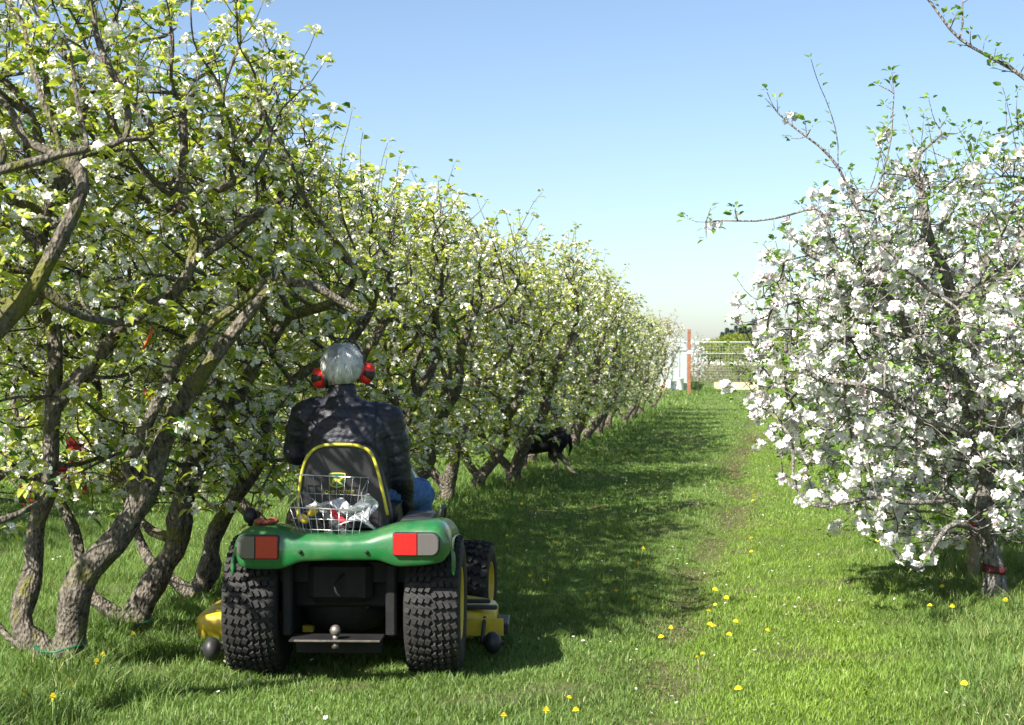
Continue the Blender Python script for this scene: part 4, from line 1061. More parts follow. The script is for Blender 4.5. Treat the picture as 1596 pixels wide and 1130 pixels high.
def seg_t(co, a, b):
    a = np.array(a); b = np.array(b); d = b - a; L = np.linalg.norm(d); t = np.clip(((co - a) @ d) / L ** 2, 0, 1)
    return np.linalg.norm(co - (a + t[:, None] * d), axis=1), t * L
def quilt(co):
    co = co.astype(float); best = np.full(len(co), 1e9); s = np.zeros(len(co))
    for ch in ((shL, elL, haL), (shR, elR, haR)):
        acc = 0
        for a, b in zip(ch[:-1], ch[1:]):
            d, t = seg_t(co, a, b); u = d < best; best[u] = d[u]; s[u] = (t + acc)[u]; acc += (b - a).length
    torso = np.abs(co[:, 0] - cxp) < .15 + .04 * (co[:, 2] < zS - .1)
    u = np.where(torso | (best > .11), (co[:, 2] - zS + .02 * np.cos((co[:, 0] - cxp) * 9)), s)
    pitch = .052
    w = np.abs(np.sin(np.pi * u / pitch + .25 * np.sin(co[:, 0] * 30))) ** .6
    pk = np.sin(co[:, 0] * 95 + 6 * np.sin(co[:, 2] * 31)) * np.sin(co[:, 2] * 60 + 5 * np.sin(co[:, 0] * 23)) * .0022
    cr = np.sin(co[:, 0] * 38 + co[:, 2] * 21 + 3 * np.sin(co[:, 2] * 17)) * .003
    seam = -.006 * np.exp(-((np.abs(co[:, 0] - cxp) - .16) / .008) ** 2) * (co[:, 2] > zS - .25)
    return .0075 * (w - .75) * (.7 + .5 * np.sin(co[:, 0] * 17 + 2) * np.sin(co[:, 2] * 13)) + pk + cr + seam
M_jack = plain('jacket_nylon', (.012, .013, .021), .5, 0, .2, 50, .35, 90, spec=.4)
fuse(m, 'jacket', M_jack, man, .0075, 5, quilt)
# hair: a cap with thousands of fine locks
M_hair, n, b, o_ = new_mat('white_hair'); at = n.nodes.new('ShaderNodeVertexColor'); at.layer_name = 'tint'; n.links.new(at.outputs[0], b.inputs['Base Color']); setp(b, Roughness=.9, Specular_IOR_Level=.1)
rh = np.random.default_rng(77); hp = np.array(hd) + np.array([0, -.006, .012]); rad = np.array([.086, .100, .090])
nH = 15000; d = norm(rh.normal(0, 1, (nH, 3))); keep = (d[:, 1] < .45 + .8 * d[:, 2]) & (d[:, 2] > -.83 + .25 * np.abs(d[:, 0])) ; d = d[keep]; nH = len(d)
P0 = hp + d * rad * rh.uniform(.95, 1.13, (nH, 1))
flow = np.array([0, -.35, -1.0]) + rh.normal(0, .28, (nH, 3)); crownp = np.array([.0, -.25, .95]); away = norm(d - crownp) * .9; flow = flow * np.clip(1 - d[:, 2:3], .1, 1) + away
flow += .35 * np.sin(d[:, [0]] * 14 + d[:, [2]] * 5) * np.array([1.0, 0, 0])
flow -= d * (flow * d).sum(1)[:, None]; flow = norm(flow); L = rh.uniform(.022, .055, (nH, 1))
P0 = P0 + d * (.006 * np.sin(d[:, :1] * 13 + d[:, 2:3] * 9) * np.sin(d[:, 2:3] * 12)); P1 = P0 + flow * L * .5 + d * .006; P2 = P0 + flow * L + d * rh.normal(0, .006, (nH, 1))
P2 = np.where(P2[:, 2:3] < hp[2] - .075, P2 - d * .008, P2)
sdv = norm(np.cross(flow, d)) * .0017
V = np.stack([P0 - sdv, P0 + sdv, P1 + sdv, P1 - sdv, P2], 1).reshape(-1, 3); i = np.arange(nH)[:, None] * 5
T = np.concatenate([i + np.array([[0, 1, 2]]), i + np.array([[0, 2, 3]]), i + np.array([[3, 2, 4]])])
cl = .5 + .5 * np.sin(d[:, :1] * 11 + 3 * np.sin(d[:, 2:3] * 6)) * np.sin(d[:, 2:3] * 9 + 2.5 * np.sin(d[:, :1] * 8)); g = rh.uniform(.62, .95, (nH, 1)) * (.68 + .32 * cl); g *= 1 - .35 * ((np.abs(d[:, :1] + .25) < .22) & (d[:, 2:3] > .45)); g *= np.where(d[:, 2:3] < -.5, .8, 1)
col = np.repeat(np.concatenate([g, g * .99, g * .97, np.ones((nH, 1))], 1), 5, 0)
hair = mesh_np('hair', V, T, M_hair, man, smooth=True, col=col)
m = MB(); m.ball(Vector(hp) + Vector((0, -.006, .004)), tuple(rad * .95), 24, 18); o = m.build('scalp_hair', plain('grey_hair', (.55, .54, .53), .95, 0, .3, 60, .6, 200, spec=.05), man)
# ear defenders
ed = bpy.data.objects.new('ear_defenders', None); C.objects.link(ed); ed.parent = man
M_red = plain('red_shell', (.62, .025, .015), .3, 0, .08, 20)
for (px, py, sx) in ((502, 590, -1), (568, 582, 1)):
    c_ = TL(px, py, .20); c_ = Vector((c_.x, .205, c_.z))
    tl = Matrix.Rotation(R(12 * sx + 8), 3, 'Y'); cup = bpy.data.objects.new('ear_cup', None); C.objects.link(cup); cup.parent = ed
    def ov(x, ry, rz): return [c_ + tl @ Vector((sx * x, ry * math.cos(a * math.pi / 12), rz * math.sin(a * math.pi / 12))) for a in range(24)]
    m = MB(); m.rings([ov(-.012, .036, .05), ov(.022, .037, .052), ov(.038, .031, .046), ov(.047, .018, .03)]); m.build('shell', M_red, cup)
    m = MB(); m.rings([ov(.000, .0400, .026), ov(.025, .0405, .032), ov(.044, .0340, .030), ov(.052, .020, .018)]); m.build('shell_band', M_blk, cup)
    m = MB(); m.rings([ov(-.030, .034, .048), ov(-.026, .038, .054), ov(-.014, .038, .054), ov(-.012, .034, .05)]); m.build('cushion_ring', M_blk, cup)
m = MB(); cL = TL(500, 590, .2); cR = TL(570, 582, .2)
hb_ = []
for k in range(15):
    a = math.pi * k / 14; t = k / 14; p = cR.lerp(cL, t); hb_.append(Vector((p.x * .0 + hd.x + math.cos(a) * .103, .21 + .03 * math.sin(a), p.z + .02 + math.sin(a) * (hd.z + .108 - cL.z))))
m.tube(hb_, .006, 6); m.build('headband', M_blk, ed)

# the dog
dx_, dy_ = GP(890, 742); DY = dy_
dog = thing('dog', 'black dog walking out from under the pear trees, hind leg stretched back', 'dog', (dx_, dy_, float(gz(dx_, dy_))))
def D(px, py, oy=0): return Vector(tuple(WP(px - 8, py, DY + oy))) - Vector((dx_, dy_, 0))
m = MB()
limb(m, [D(880, 683), D(862, 686), D(843, 684), D(824, 686)], [.125, .125, .145, .155], 18)
limb(m, [D(876, 690), D(838, 692)], [.12, .15], 18)
limb(m, [D(822, 680), D(806, 672), D(797, 672)], [.11, .085, .07]); ell(m, D(790, 674), .10, .075, .08); limb(m, [D(786, 676), D(773, 680)], [.055, .035])
for oy in (-.045, .045):
    limb(m, [D(793, 666, oy), D(797, 656, oy * 1.6)], [.03, .008], 8)
limb(m, [D(881, 689, -.07), D(876, 708, -.08), D(884, 716, -.08), D(894, 729, -.08), D(900, 738, -.08), D(907, 741, -.08)], [.11, .062, .04, .026, .026, .030])
limb(m, [D(878, 692, .07), D(868, 712, .08), D(876, 726, .08), D(872, 739, .08), D(867, 741, .08)], [.10, .055, .028, .025, .030])
limb(m, [D(828, 694, -.07), D(825, 713, -.08), D(827, 727, -.08), D(826, 739, -.08), D(822, 741, -.08)], [.07, .045, .03, .026, .03])
limb(m, [D(826, 694, .07), D(818, 711, .08), D(822, 724, .08), D(815, 738, .08), D(810, 740, .08)], [.07, .045, .03, .026, .03])
limb(m, [D(888, 676), D(896, 684), D(898, 700), D(894, 712)], [.035, .03, .026, .014], 8)
mt, n, b, o_ = new_mat('dog_fur'); co = texco(n); sp = n.nodes.new('ShaderNodeSeparateXYZ'); n.links.new(co, sp.inputs[0])
n.links.new(ramp(n, sp.outputs[2], [(.04, (.30, .24, .17)), (.20, (.10, .085, .07)), (.30, (.010, .010, .011))]), b.inputs['Base Color']); setp(b, Roughness=.85, Specular_IOR_Level=.15); bump(n, b, noise(n, 60, 6, co), .6, .02)
fuse(m, 'body', mt, dog, .014, 5)

# ------------------------------------------------------------------ small fixed things of the orchard
M_wood = plain('weathered_wood', (.34, .28, .21), .8, 0, .3, 30, .4, 60)
sx_, sy_ = GP(1519, 916)
stk = thing('stake', 'round pale wooden stake standing behind the apple trunk at the right edge', 'stake', (sx_, sy_, 0))
m = MB(); m.tube([(0, 0, -.05), tuple(WP(1512, 700, sy_) - np.array([sx_, sy_, 0])), tuple(WP(1503, 505, sy_) - np.array([sx_, sy_, 0]))], .038, 14); m.build('post', M_wood, stk)
c_ = Vector(tuple(WP(1516, 818, sy_) - np.array([sx_, sy_, 0]))); m = MB(); m.tube([c_ - Vector((0, 0, .02)), c_ + Vector((0, 0, .02))], .041, 14); m.build('red_band', M_red, stk)
def trunk_at(lab_part, z, x0, y0):
    """centre and radius of a tree's stem at height z, nearest to (x0, y0)"""
    t = [o for o in C.objects if o.get('label') and lab_part in o['label']][0]
    me = [c for c in t.children if c.name.startswith('trunk')][0].data
    v = np.empty(len(me.vertices) * 3, np.float32); me.vertices.foreach_get('co', v); v = v.reshape(-1, 3) + np.array(t.location)
    v = v[(np.abs(v[:, 2] - z) < .05) & (np.hypot(v[:, 0] - x0, v[:, 1] - y0) < .17)]
    c = (v.min(0) + v.max(0)) / 2; r = (np.hypot(v[:, 0] - c[0], v[:, 1] - c[1])).max()
    return Vector((float(c[0]), float(c[1]), z)), float(r)
c_, tr_ = trunk_at('full white blossom', .24, WP(1541, 893, by)[0], by); m = MB(); m.tube([c_ + Vector((0, 0, -.022)), c_ + Vector((.002, 0, -.010)), c_ + Vector((-.002, 0, .010)), c_ + Vector((0, 0, .020))], [tr_ * .98, tr_ * 1.03, tr_ * 1.02, tr_ * .98], 16)
tag(m.build('tree_tie', plain('dark_red_tape', (.07, .006, .008), .7, 0, .6, 50, .8, 60)), 'dark red tape wound round the foot of the right apple trunk', 'tape')
M_orange = plain('orange_tape', (.75, .13, .03), .5, 0, .1, 20); M_teal = plain('green_tie', (.0, .09, .05), .4, 0, .2, 20)
def ribbon(P, w, name, mat, lab, cat):
    m = MB(); P = [Vector(tuple(p)) for p in P]
    m.rings([[p + Vector((w, .003, 0)), p + Vector((w * .3, -.012, .004)), p + Vector((-w, 0, 0)), p + Vector((-w * .3, .010, 0))] for p in P], smooth=True)
    tag(m.build(name, mat), lab, cat)
ribbon([WP(237, 512, 6.9), WP(233, 525, 6.88), WP(228, 536, 6.9), WP(222, 544, 6.92)], .008, 'ribbon', M_orange, 'orange ribbon hanging from a branch above the leaves left of the driver', 'ribbon')
ribbon([WP(226, 608, 6.9), WP(230, 616, 6.85), WP(234, 622, 6.9)], .010, 'ribbon', M_orange, 'short orange tag tied to the thick mossy limb at left', 'ribbon')
for (px, py, Y, lab) in ((108, 990, 7.0, 'green plastic tie round the thick trunk of the corner pear tree'), (206, 992, 8.0, 'green plastic tie round the foot of the V-shaped second pear tree')):
    p, rr = trunk_at('bottom left corner' if Y < 7.5 else 'wide V behind', .16 if Y < 7.5 else .10, WP(px, py, Y)[0], Y); rr *= .95; m = MB(); ring = [Vector(tuple(p)) + Vector((rr * math.cos(a * .5236), rr * math.sin(a * .5236), .012 * math.sin(a * 1.3))) for a in range(12)]
    m.tube(ring, .006, 6, loop=True); m.tube([ring[9], ring[9] + Vector((.01, -.01, -.03))], [.007, .006], 6)
    tag(m.build('tree_tie', M_teal), lab, 'tree tie')
M_crate = plain('red_crate', (.30, .015, .02), .45, 0, .2, 10)
def crate(x, y, z0, lab):
    t = thing('crate', lab, 'crate', (x, y, z0 * .7), .3); t.scale = (.7, .7, .7)
    m = MB(); m.box((0, 0, .02), (.5, .36, .03), .004)
    for k in range(4):
        z = .06 + k * .065
        m.box((0, -.18, z), (.5, .015, .045), .003); m.box((0, .18, z), (.5, .015, .045), .003); m.box((-.245, 0, z), (.015, .34, .045), .003); m.box((.245, 0, z), (.015, .34, .045), .003)
    m.build('slatted_box', M_crate, t)
    for a in (-1, 1):
        for b_ in (-1, 1):
            m = MB(); m.box((a * .235, b_ * .165, .15), (.025, .025, .30), .003); m.build('corner_post', M_crate, t)
for k, (px, Y, z) in enumerate(((58, 15.5, 0), (110, 16.5, 0), (110, 16.5, .31), (128, 16.6, .62))):
    crate((px - CX) / F * Y, Y, z, ('single red crate on the grass behind the left trees', 'red crate at the bottom of the stack behind the left trees', 'red crate in the middle of the stack behind the left trees', 'red crate on top of the stack behind the left trees')[k])

# dandelions
mp_, n, b, o_ = new_mat('dandelion_yellow'); n.links.new(ramp(n, noise(n, 120, 3, texco(n)), [(.3, (.82, .62, .015)), (.7, (.86, .76, .04))]), b.inputs['Base Color']); setp(b, Roughness=.6)
M_stem = plain('flower_stem', (.16, .24, .08), .6)
m = MB()
for lay, (r_, z_, k_) in enumerate(((.021, .000, 17), (.017, .005, 14), (.011, .009, 10), (.006, .011, 6))):
    for q in range(k_):
        a = 2 * math.pi * (q + lay * .37) / k_; ca, sa = math.cos(a), math.sin(a); w = .0034
        m.add([(0, 0, z_ * .5 + .002), (ca * r_ * .6 - sa * w, sa * r_ * .6 + ca * w, z_ + .001), (ca * r_, sa * r_, z_ - .002 + lay * .001), (ca * r_ * .6 + sa * w, sa * r_ * .6 - ca * w, z_ + .001)], [[0, 1, 2, 3]], False)
m.lathe([(-.010, .002), (-.006, .006), (.001, .006), (.003, .001)], (0, 0, 0), 'z', 8)
fl0 = thing('dandelion', 'dandelion', 'dandelion'); hd0 = m.build('flower_head', mp_, fl0)
m = MB(); m.tube([(0, 0, -.07), (.003, 0, -.035), (0, 0, -.006)], .0022, 5); st0 = m.build('stem', M_stem, fl0)
zz = [(500, 35), (480, 205), (450, 190), (415, 190), (290, 297), (170, 400), (390, 323), (435, 420), (420, 465), (265, 558), (353, 550), (405, 567), (90, 503), (135, 518), (20, 380), (22, 412), (120, 305), (65, 290), (770, 270), (765, 390), (765, 427), (655, 540), (655, 583), (690, 567), (635, 600), (640, 648), (718, 640), (698, 683), (815, 668), (617, 735), (725, 855), (1150, 403), (1347, 555), (1310, 605), (1378, 617), (1415, 855), (210, 880), (140, 915), (230, 913), (490, 665), (1190, 548), (1285, 488), (1540, 603), (708, 185), (820, 183), (385, 142), (475, 75), (520, 635), (10, 930), (775, 262), (770, 255), (650, 655), (600, 742)]
dp = [(780 + a / 1.956, 640 + b / 1.956) for a, b in zz] + [(207, 1001), (38, 1092), (82, 1097), (108, 1075), (150, 1040), (160, 1031), (778, 780), (762, 795), (1019, 659)]
for i, (px, py) in enumerate(dp):
    hgt = (.06 + .05 * ((i * 37) % 10) / 10) if px > 260 else .12
    if 1050 < px < 1200: hgt = .05
    Y = (H - hgt) * F / (py - HY); x = (px - CX) / F * Y
    ra0 = random.Random(i + 900)
    o = fl0 if i == 0 else copy_tree(fl0)
    o.location = (x, Y, float(gz(x, Y)) + hgt); k = ra0.uniform(.62, .95) if Y < 20 else 1.1
    ra = random.Random(i); o.rotation_euler = (ra.uniform(-.35, .35), ra.uniform(-.3, .3), ra.uniform(0, 6.28)); o.scale = (k, k, k * max(1, hgt / .07))
    if px < 260: o['label'] = 'yellow dandelion in the grass at the foot of the left pear trees'; o['group'] = 'dandelions under the left trees'
    elif px < 1085: o['label'] = 'yellow dandelion in the shaded grass between the left row and the rut'; o['group'] = 'dandelions in the shaded grass'
    elif px < 1215: o['label'] = 'yellow dandelion along the bare rut beside the bright mown strip'; o['group'] = 'dandelions along the rut'
    else: o['label'] = 'yellow dandelion in the grass below the right apple trees'; o['group'] = 'dandelions below the apple trees'
# fallen petals and daisies: uncountable white specks
rs = np.random.default_rng(55)
n_ = 1500; yy = rs.uniform(5.5, 26, n_) ; xx = rs.uniform(-.36, .36, n_) * yy; dd = rowd(xx, yy); kp = (vn(xx, yy, .9) > .45); xx = xx[kp]; yy = yy[kp]; n_ = len(xx)
c_ = np.stack([xx, yy, gz(xx, yy) + rs.uniform(.02, .05, n_)], 1); nr = rs.normal(0, .35, (n_, 3)) + np.array([0, 0, 1])
FV, FT, FC_ = flowers(c_, nr, rs.uniform(.004, .010, n_), rs, 5, .2, (.8, .8, .78), centre=(.7, .5, .1))
tag(mesh_np('daisies', FV, FT, M_petal, col=FC_), 'tiny white daisies and fallen petals scattered over the grass', 'daisies', kind='stuff')
# dry leaf litter in the rut
n_ = 5000; yy = rs.uniform(6, 30, n_) ** 1.0; dd = 2.85 + .1 * np.sin(yy * .5) + rs.normal(0, .14, n_); xx = dd * math.sqrt(1 + ROW ** 2) + rowx(yy); kp = vn(xx, yy, 1.7) > .45; xx = xx[kp]; yy = yy[kp]; n_ = len(xx)
c_ = np.stack([xx, yy, gz(xx, yy) + rs.uniform(.006, .025, n_)], 1); dl_ = rs.normal(0, 1, (n_, 3)) * np.array([1, 1, .2])
u = rs.random((n_, 1)); LV, LT, LC_ = leaves(c_, dl_, rs.uniform(.015, .035, n_), rs.uniform(.006, .014, n_), rs, np.array([.28, .22, .14]) * (1 - u) + np.array([.10, .075, .045]) * u, .1, .5, .002)
tag(mesh_np('leaf_litter', LV, LT, M_leaf, col=LC_), 'dry brown leaf litter lying in the worn rut', 'leaf litter', kind='stuff')

# ------------------------------------------------------------------ far end: post, fence, tubs, raised bed, greenhouse, house, trees
px_, py_ = GP(1074, 615)
pst = thing('post', 'tall rust brown post at the far end of the mown strip', 'post', (px_, py_, 0))
m = MB(); m.box((0, 0, 1.31), (.13, .13, 2.75), .01); m.build('shaft', plain('rusty_brown', (.22, .088, .045), .8, 0, .3, 12, .3, 40), pst)
m = MB(); m.box((0, -.075, 1.74), (.12, .015, .14), .004); m.build('insulator', plain('white_plastic', (.78, .78, .76), .5), pst)
M_galv = plain('galvanised', (.27, .29, .29), .5, .3, .15, 20)
FYd = 73.0
fen = thing('fence', 'tall wire mesh fence with grey rails across the far end of the orchard', 'fence', (11, FYd, 0))
m = MB(); m.tube([(-8, 0, 2.27), (16, 0, 2.27)], .03, 6); m.tube([(-8, 0, 1.72), (16, 0, 1.72)], .02, 6); m.build('rails', M_galv, fen)
m = MB()
for k in range(17):
    if True: m.tube([(-8, .02, .12 + k * .13), (16, .02, .12 + k * .13)], .005, 3)
for k in range(160): m.tube([(-8 + k * .15, .025, .05), (-8 + k * .15, .025, 2.27)], .005, 3)
m.build('wire_mesh', M_galv, fen)
for k in range(9):
    m = MB(); m.tube([(-8 + k * 3, -.03, -.05), (-8 + k * 3, -.03, 2.32)], .035, 8); m.ball((-8 + k * 3, -.03, 2.33), .045, 8, 6); m.build('fence_post', M_galv, fen)
M_white = plain('white_plastic_tub', (.80, .80, .80), .5, 0, .05, 5)
def tub(px, Y, r, h, lab, lying=False):
    t = thing('tub', lab, 'tub', ((px - CX) / F * Y, Y, 0 if not lying else r), .0)
    m = MB(); m.lathe([(0, r * .86), (.02, r * .9), (h * .95, r), (h * .96, r * 1.06), (h, r * 1.06), (h, r * .96), (.05, r * .82), (.05, .001)], (0, 0, 0), 'z', 24); a = m.build('tub_wall', M_white, t)
    m = MB(); m.tube([(r * 1.02 * math.cos(q), r * 1.02 * math.sin(q) * .3 - r * .8, h * .8 - .1 * math.sin(q)) for q in np.linspace(0, math.pi, 8)], .012, 5); m.build('handle', M_galv, t)
    if lying: t.rotation_euler = (R(90), 0, R(70))
tub(1031, 69.5, .26, .48, 'white tub lying on its side, leftmost by the rust brown post', True); tub(1043, 70, .33, .46, 'wide low white tub between the lying tub and the tall one'); tub(1059, 70, .215, .58, 'tall white tub just left of the rust brown post'); tub(1069.5, 70.4, .17, .35, 'small white tub half hidden by the rust brown post')
bed = thing('raised_bed', 'pale new wooden raised bed at the far end of the strip', 'raised bed', ((1147 - CX) / F * 72.0, 72.0, 0))
M_pine = plain('new_pine', (.60, .42, .27), .65, 0, .15, 6, .2, 30)
for nm, c_, d_ in (('side_board', (0, -.5, .16), (1.95, .045, .34)), ('side_board', (0, .5, .16), (1.95, .045, .34)), ('end_board', (-.95, 0, .16), (.045, .95, .32)), ('end_board', (.95, 0, .16), (.045, .95, .32))):
    m = MB(); m.box(c_, d_, .006); m.build(nm, M_pine, bed)
m = MB(); m.box((0, 0, .12), (1.85, .94, .2), .02); m.build('soil', plain('soil', (.06, .045, .03), .95, 0, .4, 15, .8, 20), bed)
# greenhouse
gh = thing('greenhouse', 'pale greenhouse with thin metal bars behind the fence, left of the rust brown post', 'greenhouse', (7.3, 82, 0))
mt, n, b, o_ = new_mat('greenhouse_pane'); setp(b, Base_Color=(.50, .58, .58, 1), Roughness=.2)
tt = n.nodes.new('ShaderNodeBsdfTransparent'); xs_ = n.nodes.new('ShaderNodeMixShader'); xs_.inputs[0].default_value = .55; n.links.new(tt.outputs[0], xs_.inputs[1]); n.links.new(b.outputs[0], xs_.inputs[2]); n.links.new(xs_.outputs[0], o_.inputs[0])
m = MB(); m.box((0, 0, .95), (4.4, .02, 1.9)); m.box((-2.2, 1.5, .95), (.02, 3, 1.9)); m.box((2.2, 1.5, .95), (.02, 3, 1.9)); m.box((0, 3, .95), (4.4, .02, 1.9))
m.rings([[(-2.25, 0, 1.9), (-2.25, 1.5, 2.6), (-2.25, 3.0, 1.9)], [(2.25, 0, 1.9), (2.25, 1.5, 2.6), (2.25, 3.0, 1.9)]], closed=False, caps=False, smooth=False); m.build('panes', mt, gh)
m = MB()
for k in range(12): m.box((-2.2 + k * .4, -.03, .97), (.035, .03, 1.94)); m.tube([(-2.2 + k * .4, -.02, 1.93), (-2.2 + k * .4, 1.5, 2.63)], .018, 4)
m.box((0, -.05, 1.93), (4.5, .05, .06)); m.box((0, -.05, .06), (4.5, .05, .12)); m.build('frame_bars', M_galv, gh)
# scrub beyond the fence
def cloud(name, c, rad, n, size, cols, rs, parent=None, mat=None, hollow=.35, bump_=.35, label=None, flat=False):
    d = norm(rs.normal(0, 1, (n, 3))); rr = rs.uniform(hollow, 1, (n, 1)) ** .5
    lump = 1 - bump_ * (.5 + .5 * np.sin(d[:, [0]] * 5 + 2 * c[0]) * np.sin(d[:, [2]] * 6 + c[0]) * np.cos(d[:, [1]] * 5)) 
    P = np.array(c) + d * rr * lump * np.array(rad)
    P = P[P[:, 2] > .02]; n = len(P)
    cc = np.array(cols)[rs.integers(0, len(cols), n)] * rs.uniform(.75, 1.25, (n, 1))
    LV, LT, LC_ = leaves(P, rs.normal(0, 1, (n, 3)), size * rs.uniform(.6, 1.4, n), size * .6 * rs.uniform(.6, 1.3, n), rs, cc, .2, .3, size * .1)
    o = mesh_np(name, LV, LT, mat or M_leaf, parent, col=LC_); return o
rs = np.random.default_rng(66)
P = []
o = None
n_ = 26000; sx = rs.uniform(4, 44, n_); sy = rs.uniform(86, 108, n_); sz = rs.uniform(.0, 1, n_) * (.5 + .9 * vn(sx, sy, .5))
u = rs.random((n_, 1)); cc = (np.array([.26, .22, .19]) * (1 - u) + np.array([.20, .22, .10]) * u) * rs.uniform(.7, 1.3, (n_, 1))
LV, LT, LC_ = leaves(np.stack([sx, sy, sz], 1), rs.normal(0, 1, (n_, 3)) + np.array([0, 0, 1.5]), rs.uniform(.1, .35, n_), rs.uniform(.03, .10, n_), rs, cc, .2, .3, .05)
tag(mesh_np('scrub', LV, LT, M_leaf, col=LC_), 'greyish brown scrub and bare stems beyond the far fence', 'scrub', kind='stuff')
def bush_tree(name, px, Y, zt_, rx, cols, lab, cat, n=2500, size=.25, group=None, conifer=False):
    x = (px - CX) / F * Y; t = thing(name, lab, cat, (x, Y, 0), 0, group); r_ = np.random.default_rng(int(abs(px * 7 + Y)))
    m = MB(); m.tube([(0, 0, -.1), (.05 * rx, 0, zt_ * .3), (0, 0, zt_ * .75)], [zt_ * .035, zt_ * .025, zt_ * .008], 7)
    for k in range(6):
        a = k * 1.05; m.tube([(0, 0, zt_ * (.25 + .06 * k)), (math.cos(a) * rx * .6, math.sin(a) * rx * .6, zt_ * (.45 + .06 * k))], [zt_ * .012, zt_ * .003], 5)
    m.build('trunk', M_bark, t)
    if conifer:
        d_ = r_.random(n); a = r_.uniform(0, 6.28, n); rr = rx * (1 - d_ ** 1.3) * r_.uniform(.5, 1, n) * (.85 + .15 * np.sin(d_ * 40)); P = np.stack([rr * np.cos(a), rr * np.sin(a), zt_ * (.12 + .88 * d_)], 1)
        cc = np.array(cols)[r_.integers(0, len(cols), n)] * r_.uniform(.75, 1.25, (n, 1)); LV, LT, LC_ = leaves(P, np.stack([np.cos(a), np.sin(a), -.2 + 0 * a], 1), size * r_.uniform(.6, 1.4, n), size * .5 * r_.uniform(.6, 1.3, n), r_, cc, .2, .3, size * .1)
        mesh_np('crown', LV, LT, M_leaf, t, col=LC_)
    else: cloud('crown', (0, 0, zt_ * .58), (rx, rx, zt_ * .45), n, size, cols, r_, t)
    return t
YG = [(.22, .27, .04), (.28, .30, .06), (.13, .19, .03)]; DK = [(.03, .055, .05), (.045, .07, .06), (.03, .05, .035)]; MG = [(.06, .11, .03), (.09, .14, .04), (.05, .08, .03)]  # conifer greens DK carry a little bluish distance haze in their colour
bush_tree('tree', 1105, 240, 4.6, 2.6, YG, 'low yellow-green tree in the distance just right of the post tree', 'tree', 2500, .35)
bush_tree('tree', 1122, 235, 4.9, 3.0, YG, 'yellow-green tree in the middle of the distant pale trees', 'tree', 2500, .35)
bush_tree('tree', 1141, 230, 5.6, 3.3, YG, 'tallest yellow-green tree in the distance below the dark conifers', 'tree', 2500, .35)
bush_tree('tree', 1160, 225, 5.2, 3.0, YG, 'yellow-green tree in the distance half behind the apple blossom', 'tree', 2500, .35)
for k, (px, zt_) in enumerate(((1126, 8.6), (1133, 9.8), (1140, 9.4), (1147, 10.6), (1154, 10.1), (1161, 10.9), (1169, 10.2), (1178, 10.6), (1187, 9.9))):
    bush_tree('conifer', px, 410 + k * 2, zt_, 1.9, DK, 'dark bluish conifer in the distant row above the yellow-green trees', 'conifer', 1500, .5, 'distant row of dark conifers', True)
bush_tree('shrub', 1150, 84, 2.4, 1.1, YG, 'yellow-green shrub behind the fence beside the apple blossom', 'shrub', 1800, .09)
bush_tree('shrub', 1083, 64.5, .55, .42, MG, 'dark green bush at the foot of the rust brown post', 'shrub', 900, .06)
# hedge line far to the left, seen through the trees
for k in range(14):
    px = -420 + k * 100 + (k * 37) % 40
    bush_tree('tree', px, 112 + (k * 13) % 22, 4.6 + (k * 7) % 3, 3.6, MG if k % 3 else YG, 'green tree of the far hedge line seen through gaps in the pear trees', 'tree', 2600, .28, 'trees of the far hedge line on the left')
for k in range(7):
    px = 1250 + k * 75
    bush_tree('tree', px, 108 + (k * 11) % 18, 3.9 + (k * 5) % 2, 3.2, MG if k % 2 else YG, 'green tree far behind the apple trees on the right', 'tree', 2200, .28, 'trees far behind the apple row')
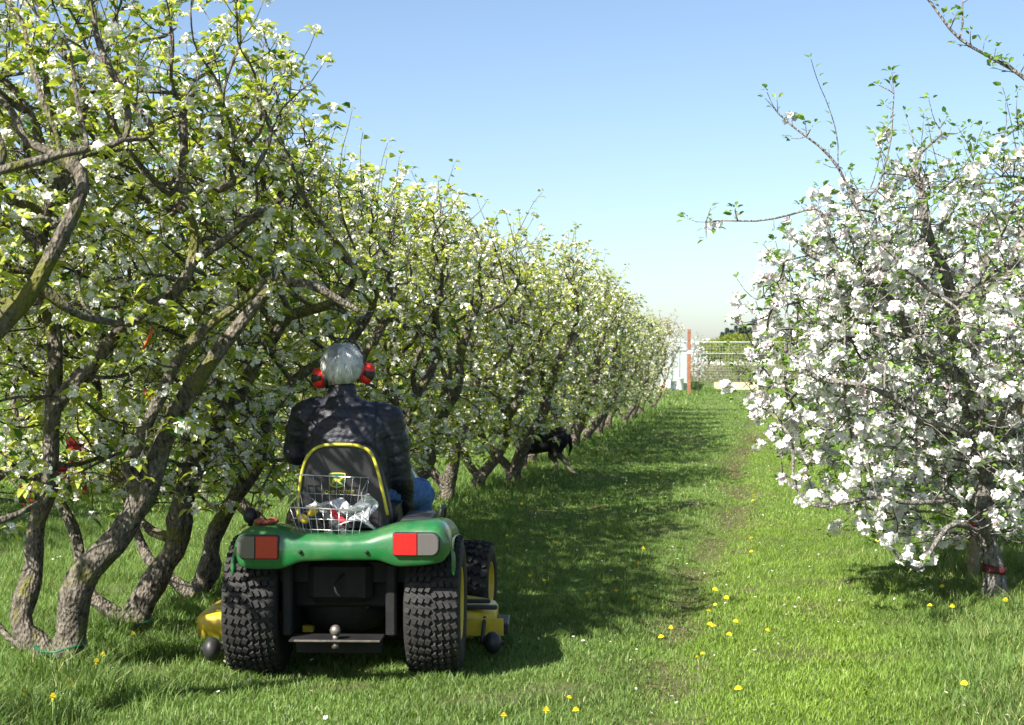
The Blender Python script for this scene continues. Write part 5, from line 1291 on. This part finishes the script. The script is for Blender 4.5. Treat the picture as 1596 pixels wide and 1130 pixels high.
# house
hs = thing('house', 'low house with a dark slate roof and white gables beyond the fence', 'house', ((1150 - CX) / F * 300, 300, 0))
M_wall = plain('white_render', (.72, .72, .70), .8, 0, .08, 1); M_roof = plain('dark_slate', (.075, .09, .115), .6, 0, .25, 3, .2, 8); M_win = plain('dark_window', (.04, .05, .06), .15)
m = MB(); m.box((0, 4, 1.1), (15, 8, 2.4)); m.build('wall', M_wall, hs)
m = MB(); m.rings([[(-7.8, -.4, 2.25), (-7.8, 4, 4.7), (-7.8, 8.4, 2.25), (-7.8, 8.4, 2.1), (-7.8, -.4, 2.1)], [(7.8, -.4, 2.25), (7.8, 4, 4.7), (7.8, 8.4, 2.25), (7.8, 8.4, 2.1), (7.8, -.4, 2.1)]], smooth=False); m.build('roof', M_roof, hs)
for x in (-3.4, 0, 4.4):
    dm = bpy.data.objects.new('dormer', None); C.objects.link(dm); dm.parent = hs
    m = MB(); m.prism([(x - 1.0, 2.15), (x + 1.0, 2.15), (x + 1.0, 2.7), (x, 3.5), (x - 1.0, 2.7)], -.55, 1.8); m.build('dormer_gable', M_wall, dm)
    m = MB(); m.rings([[(x - 1.2, -.7, 2.62), (x, -.7, 3.66), (x + 1.2, -.7, 2.62), (x, -.7, 3.54)], [(x - 1.2, 2.2, 2.62), (x, 2.2, 3.66), (x + 1.2, 2.2, 2.62), (x, 2.2, 3.54)]], smooth=False); m.build('dormer_roof', M_roof, dm)
    m = MB(); m.box((x, -.58, 2.55), (.7, .05, .6)); m.build('window', M_win, dm)
for x in (-6.2, -4.9, -1.7, 1.9, 3, 6): 
    m = MB(); m.box((x, -.02, 1.3), (.8, .06, .9)); m.build('window', M_win, hs)
m = MB(); m.box((-5.5, 4, 4.9), (.6, .6, 1.0)); m.build('chimney', M_wall, hs)
# small blossom tree behind the post
rs = np.random.default_rng(401)
a_ = rs.uniform(-1, 1, (1500, 3)); a_ = a_[(a_ ** 2).sum(1) < 1] * np.array([.38, .45, .95]) + np.array([0, 0, 1.5])
bx2 = (1088 - CX) / F * 66
make_tree('blossom_tree', 'slim tree in pale blossom just right of the rust brown post', 'fruit tree', None, [[(0, 0, -.05), (.02, 0, .6), (-.03, 0, 1.3), (.02, 0, 2.2)]], a_, 401, base_r=.05, kind='apple', blossom=.9, shoots=6, loc=(bx2, 66, 0), kill=.14, shoot_z=2.0)
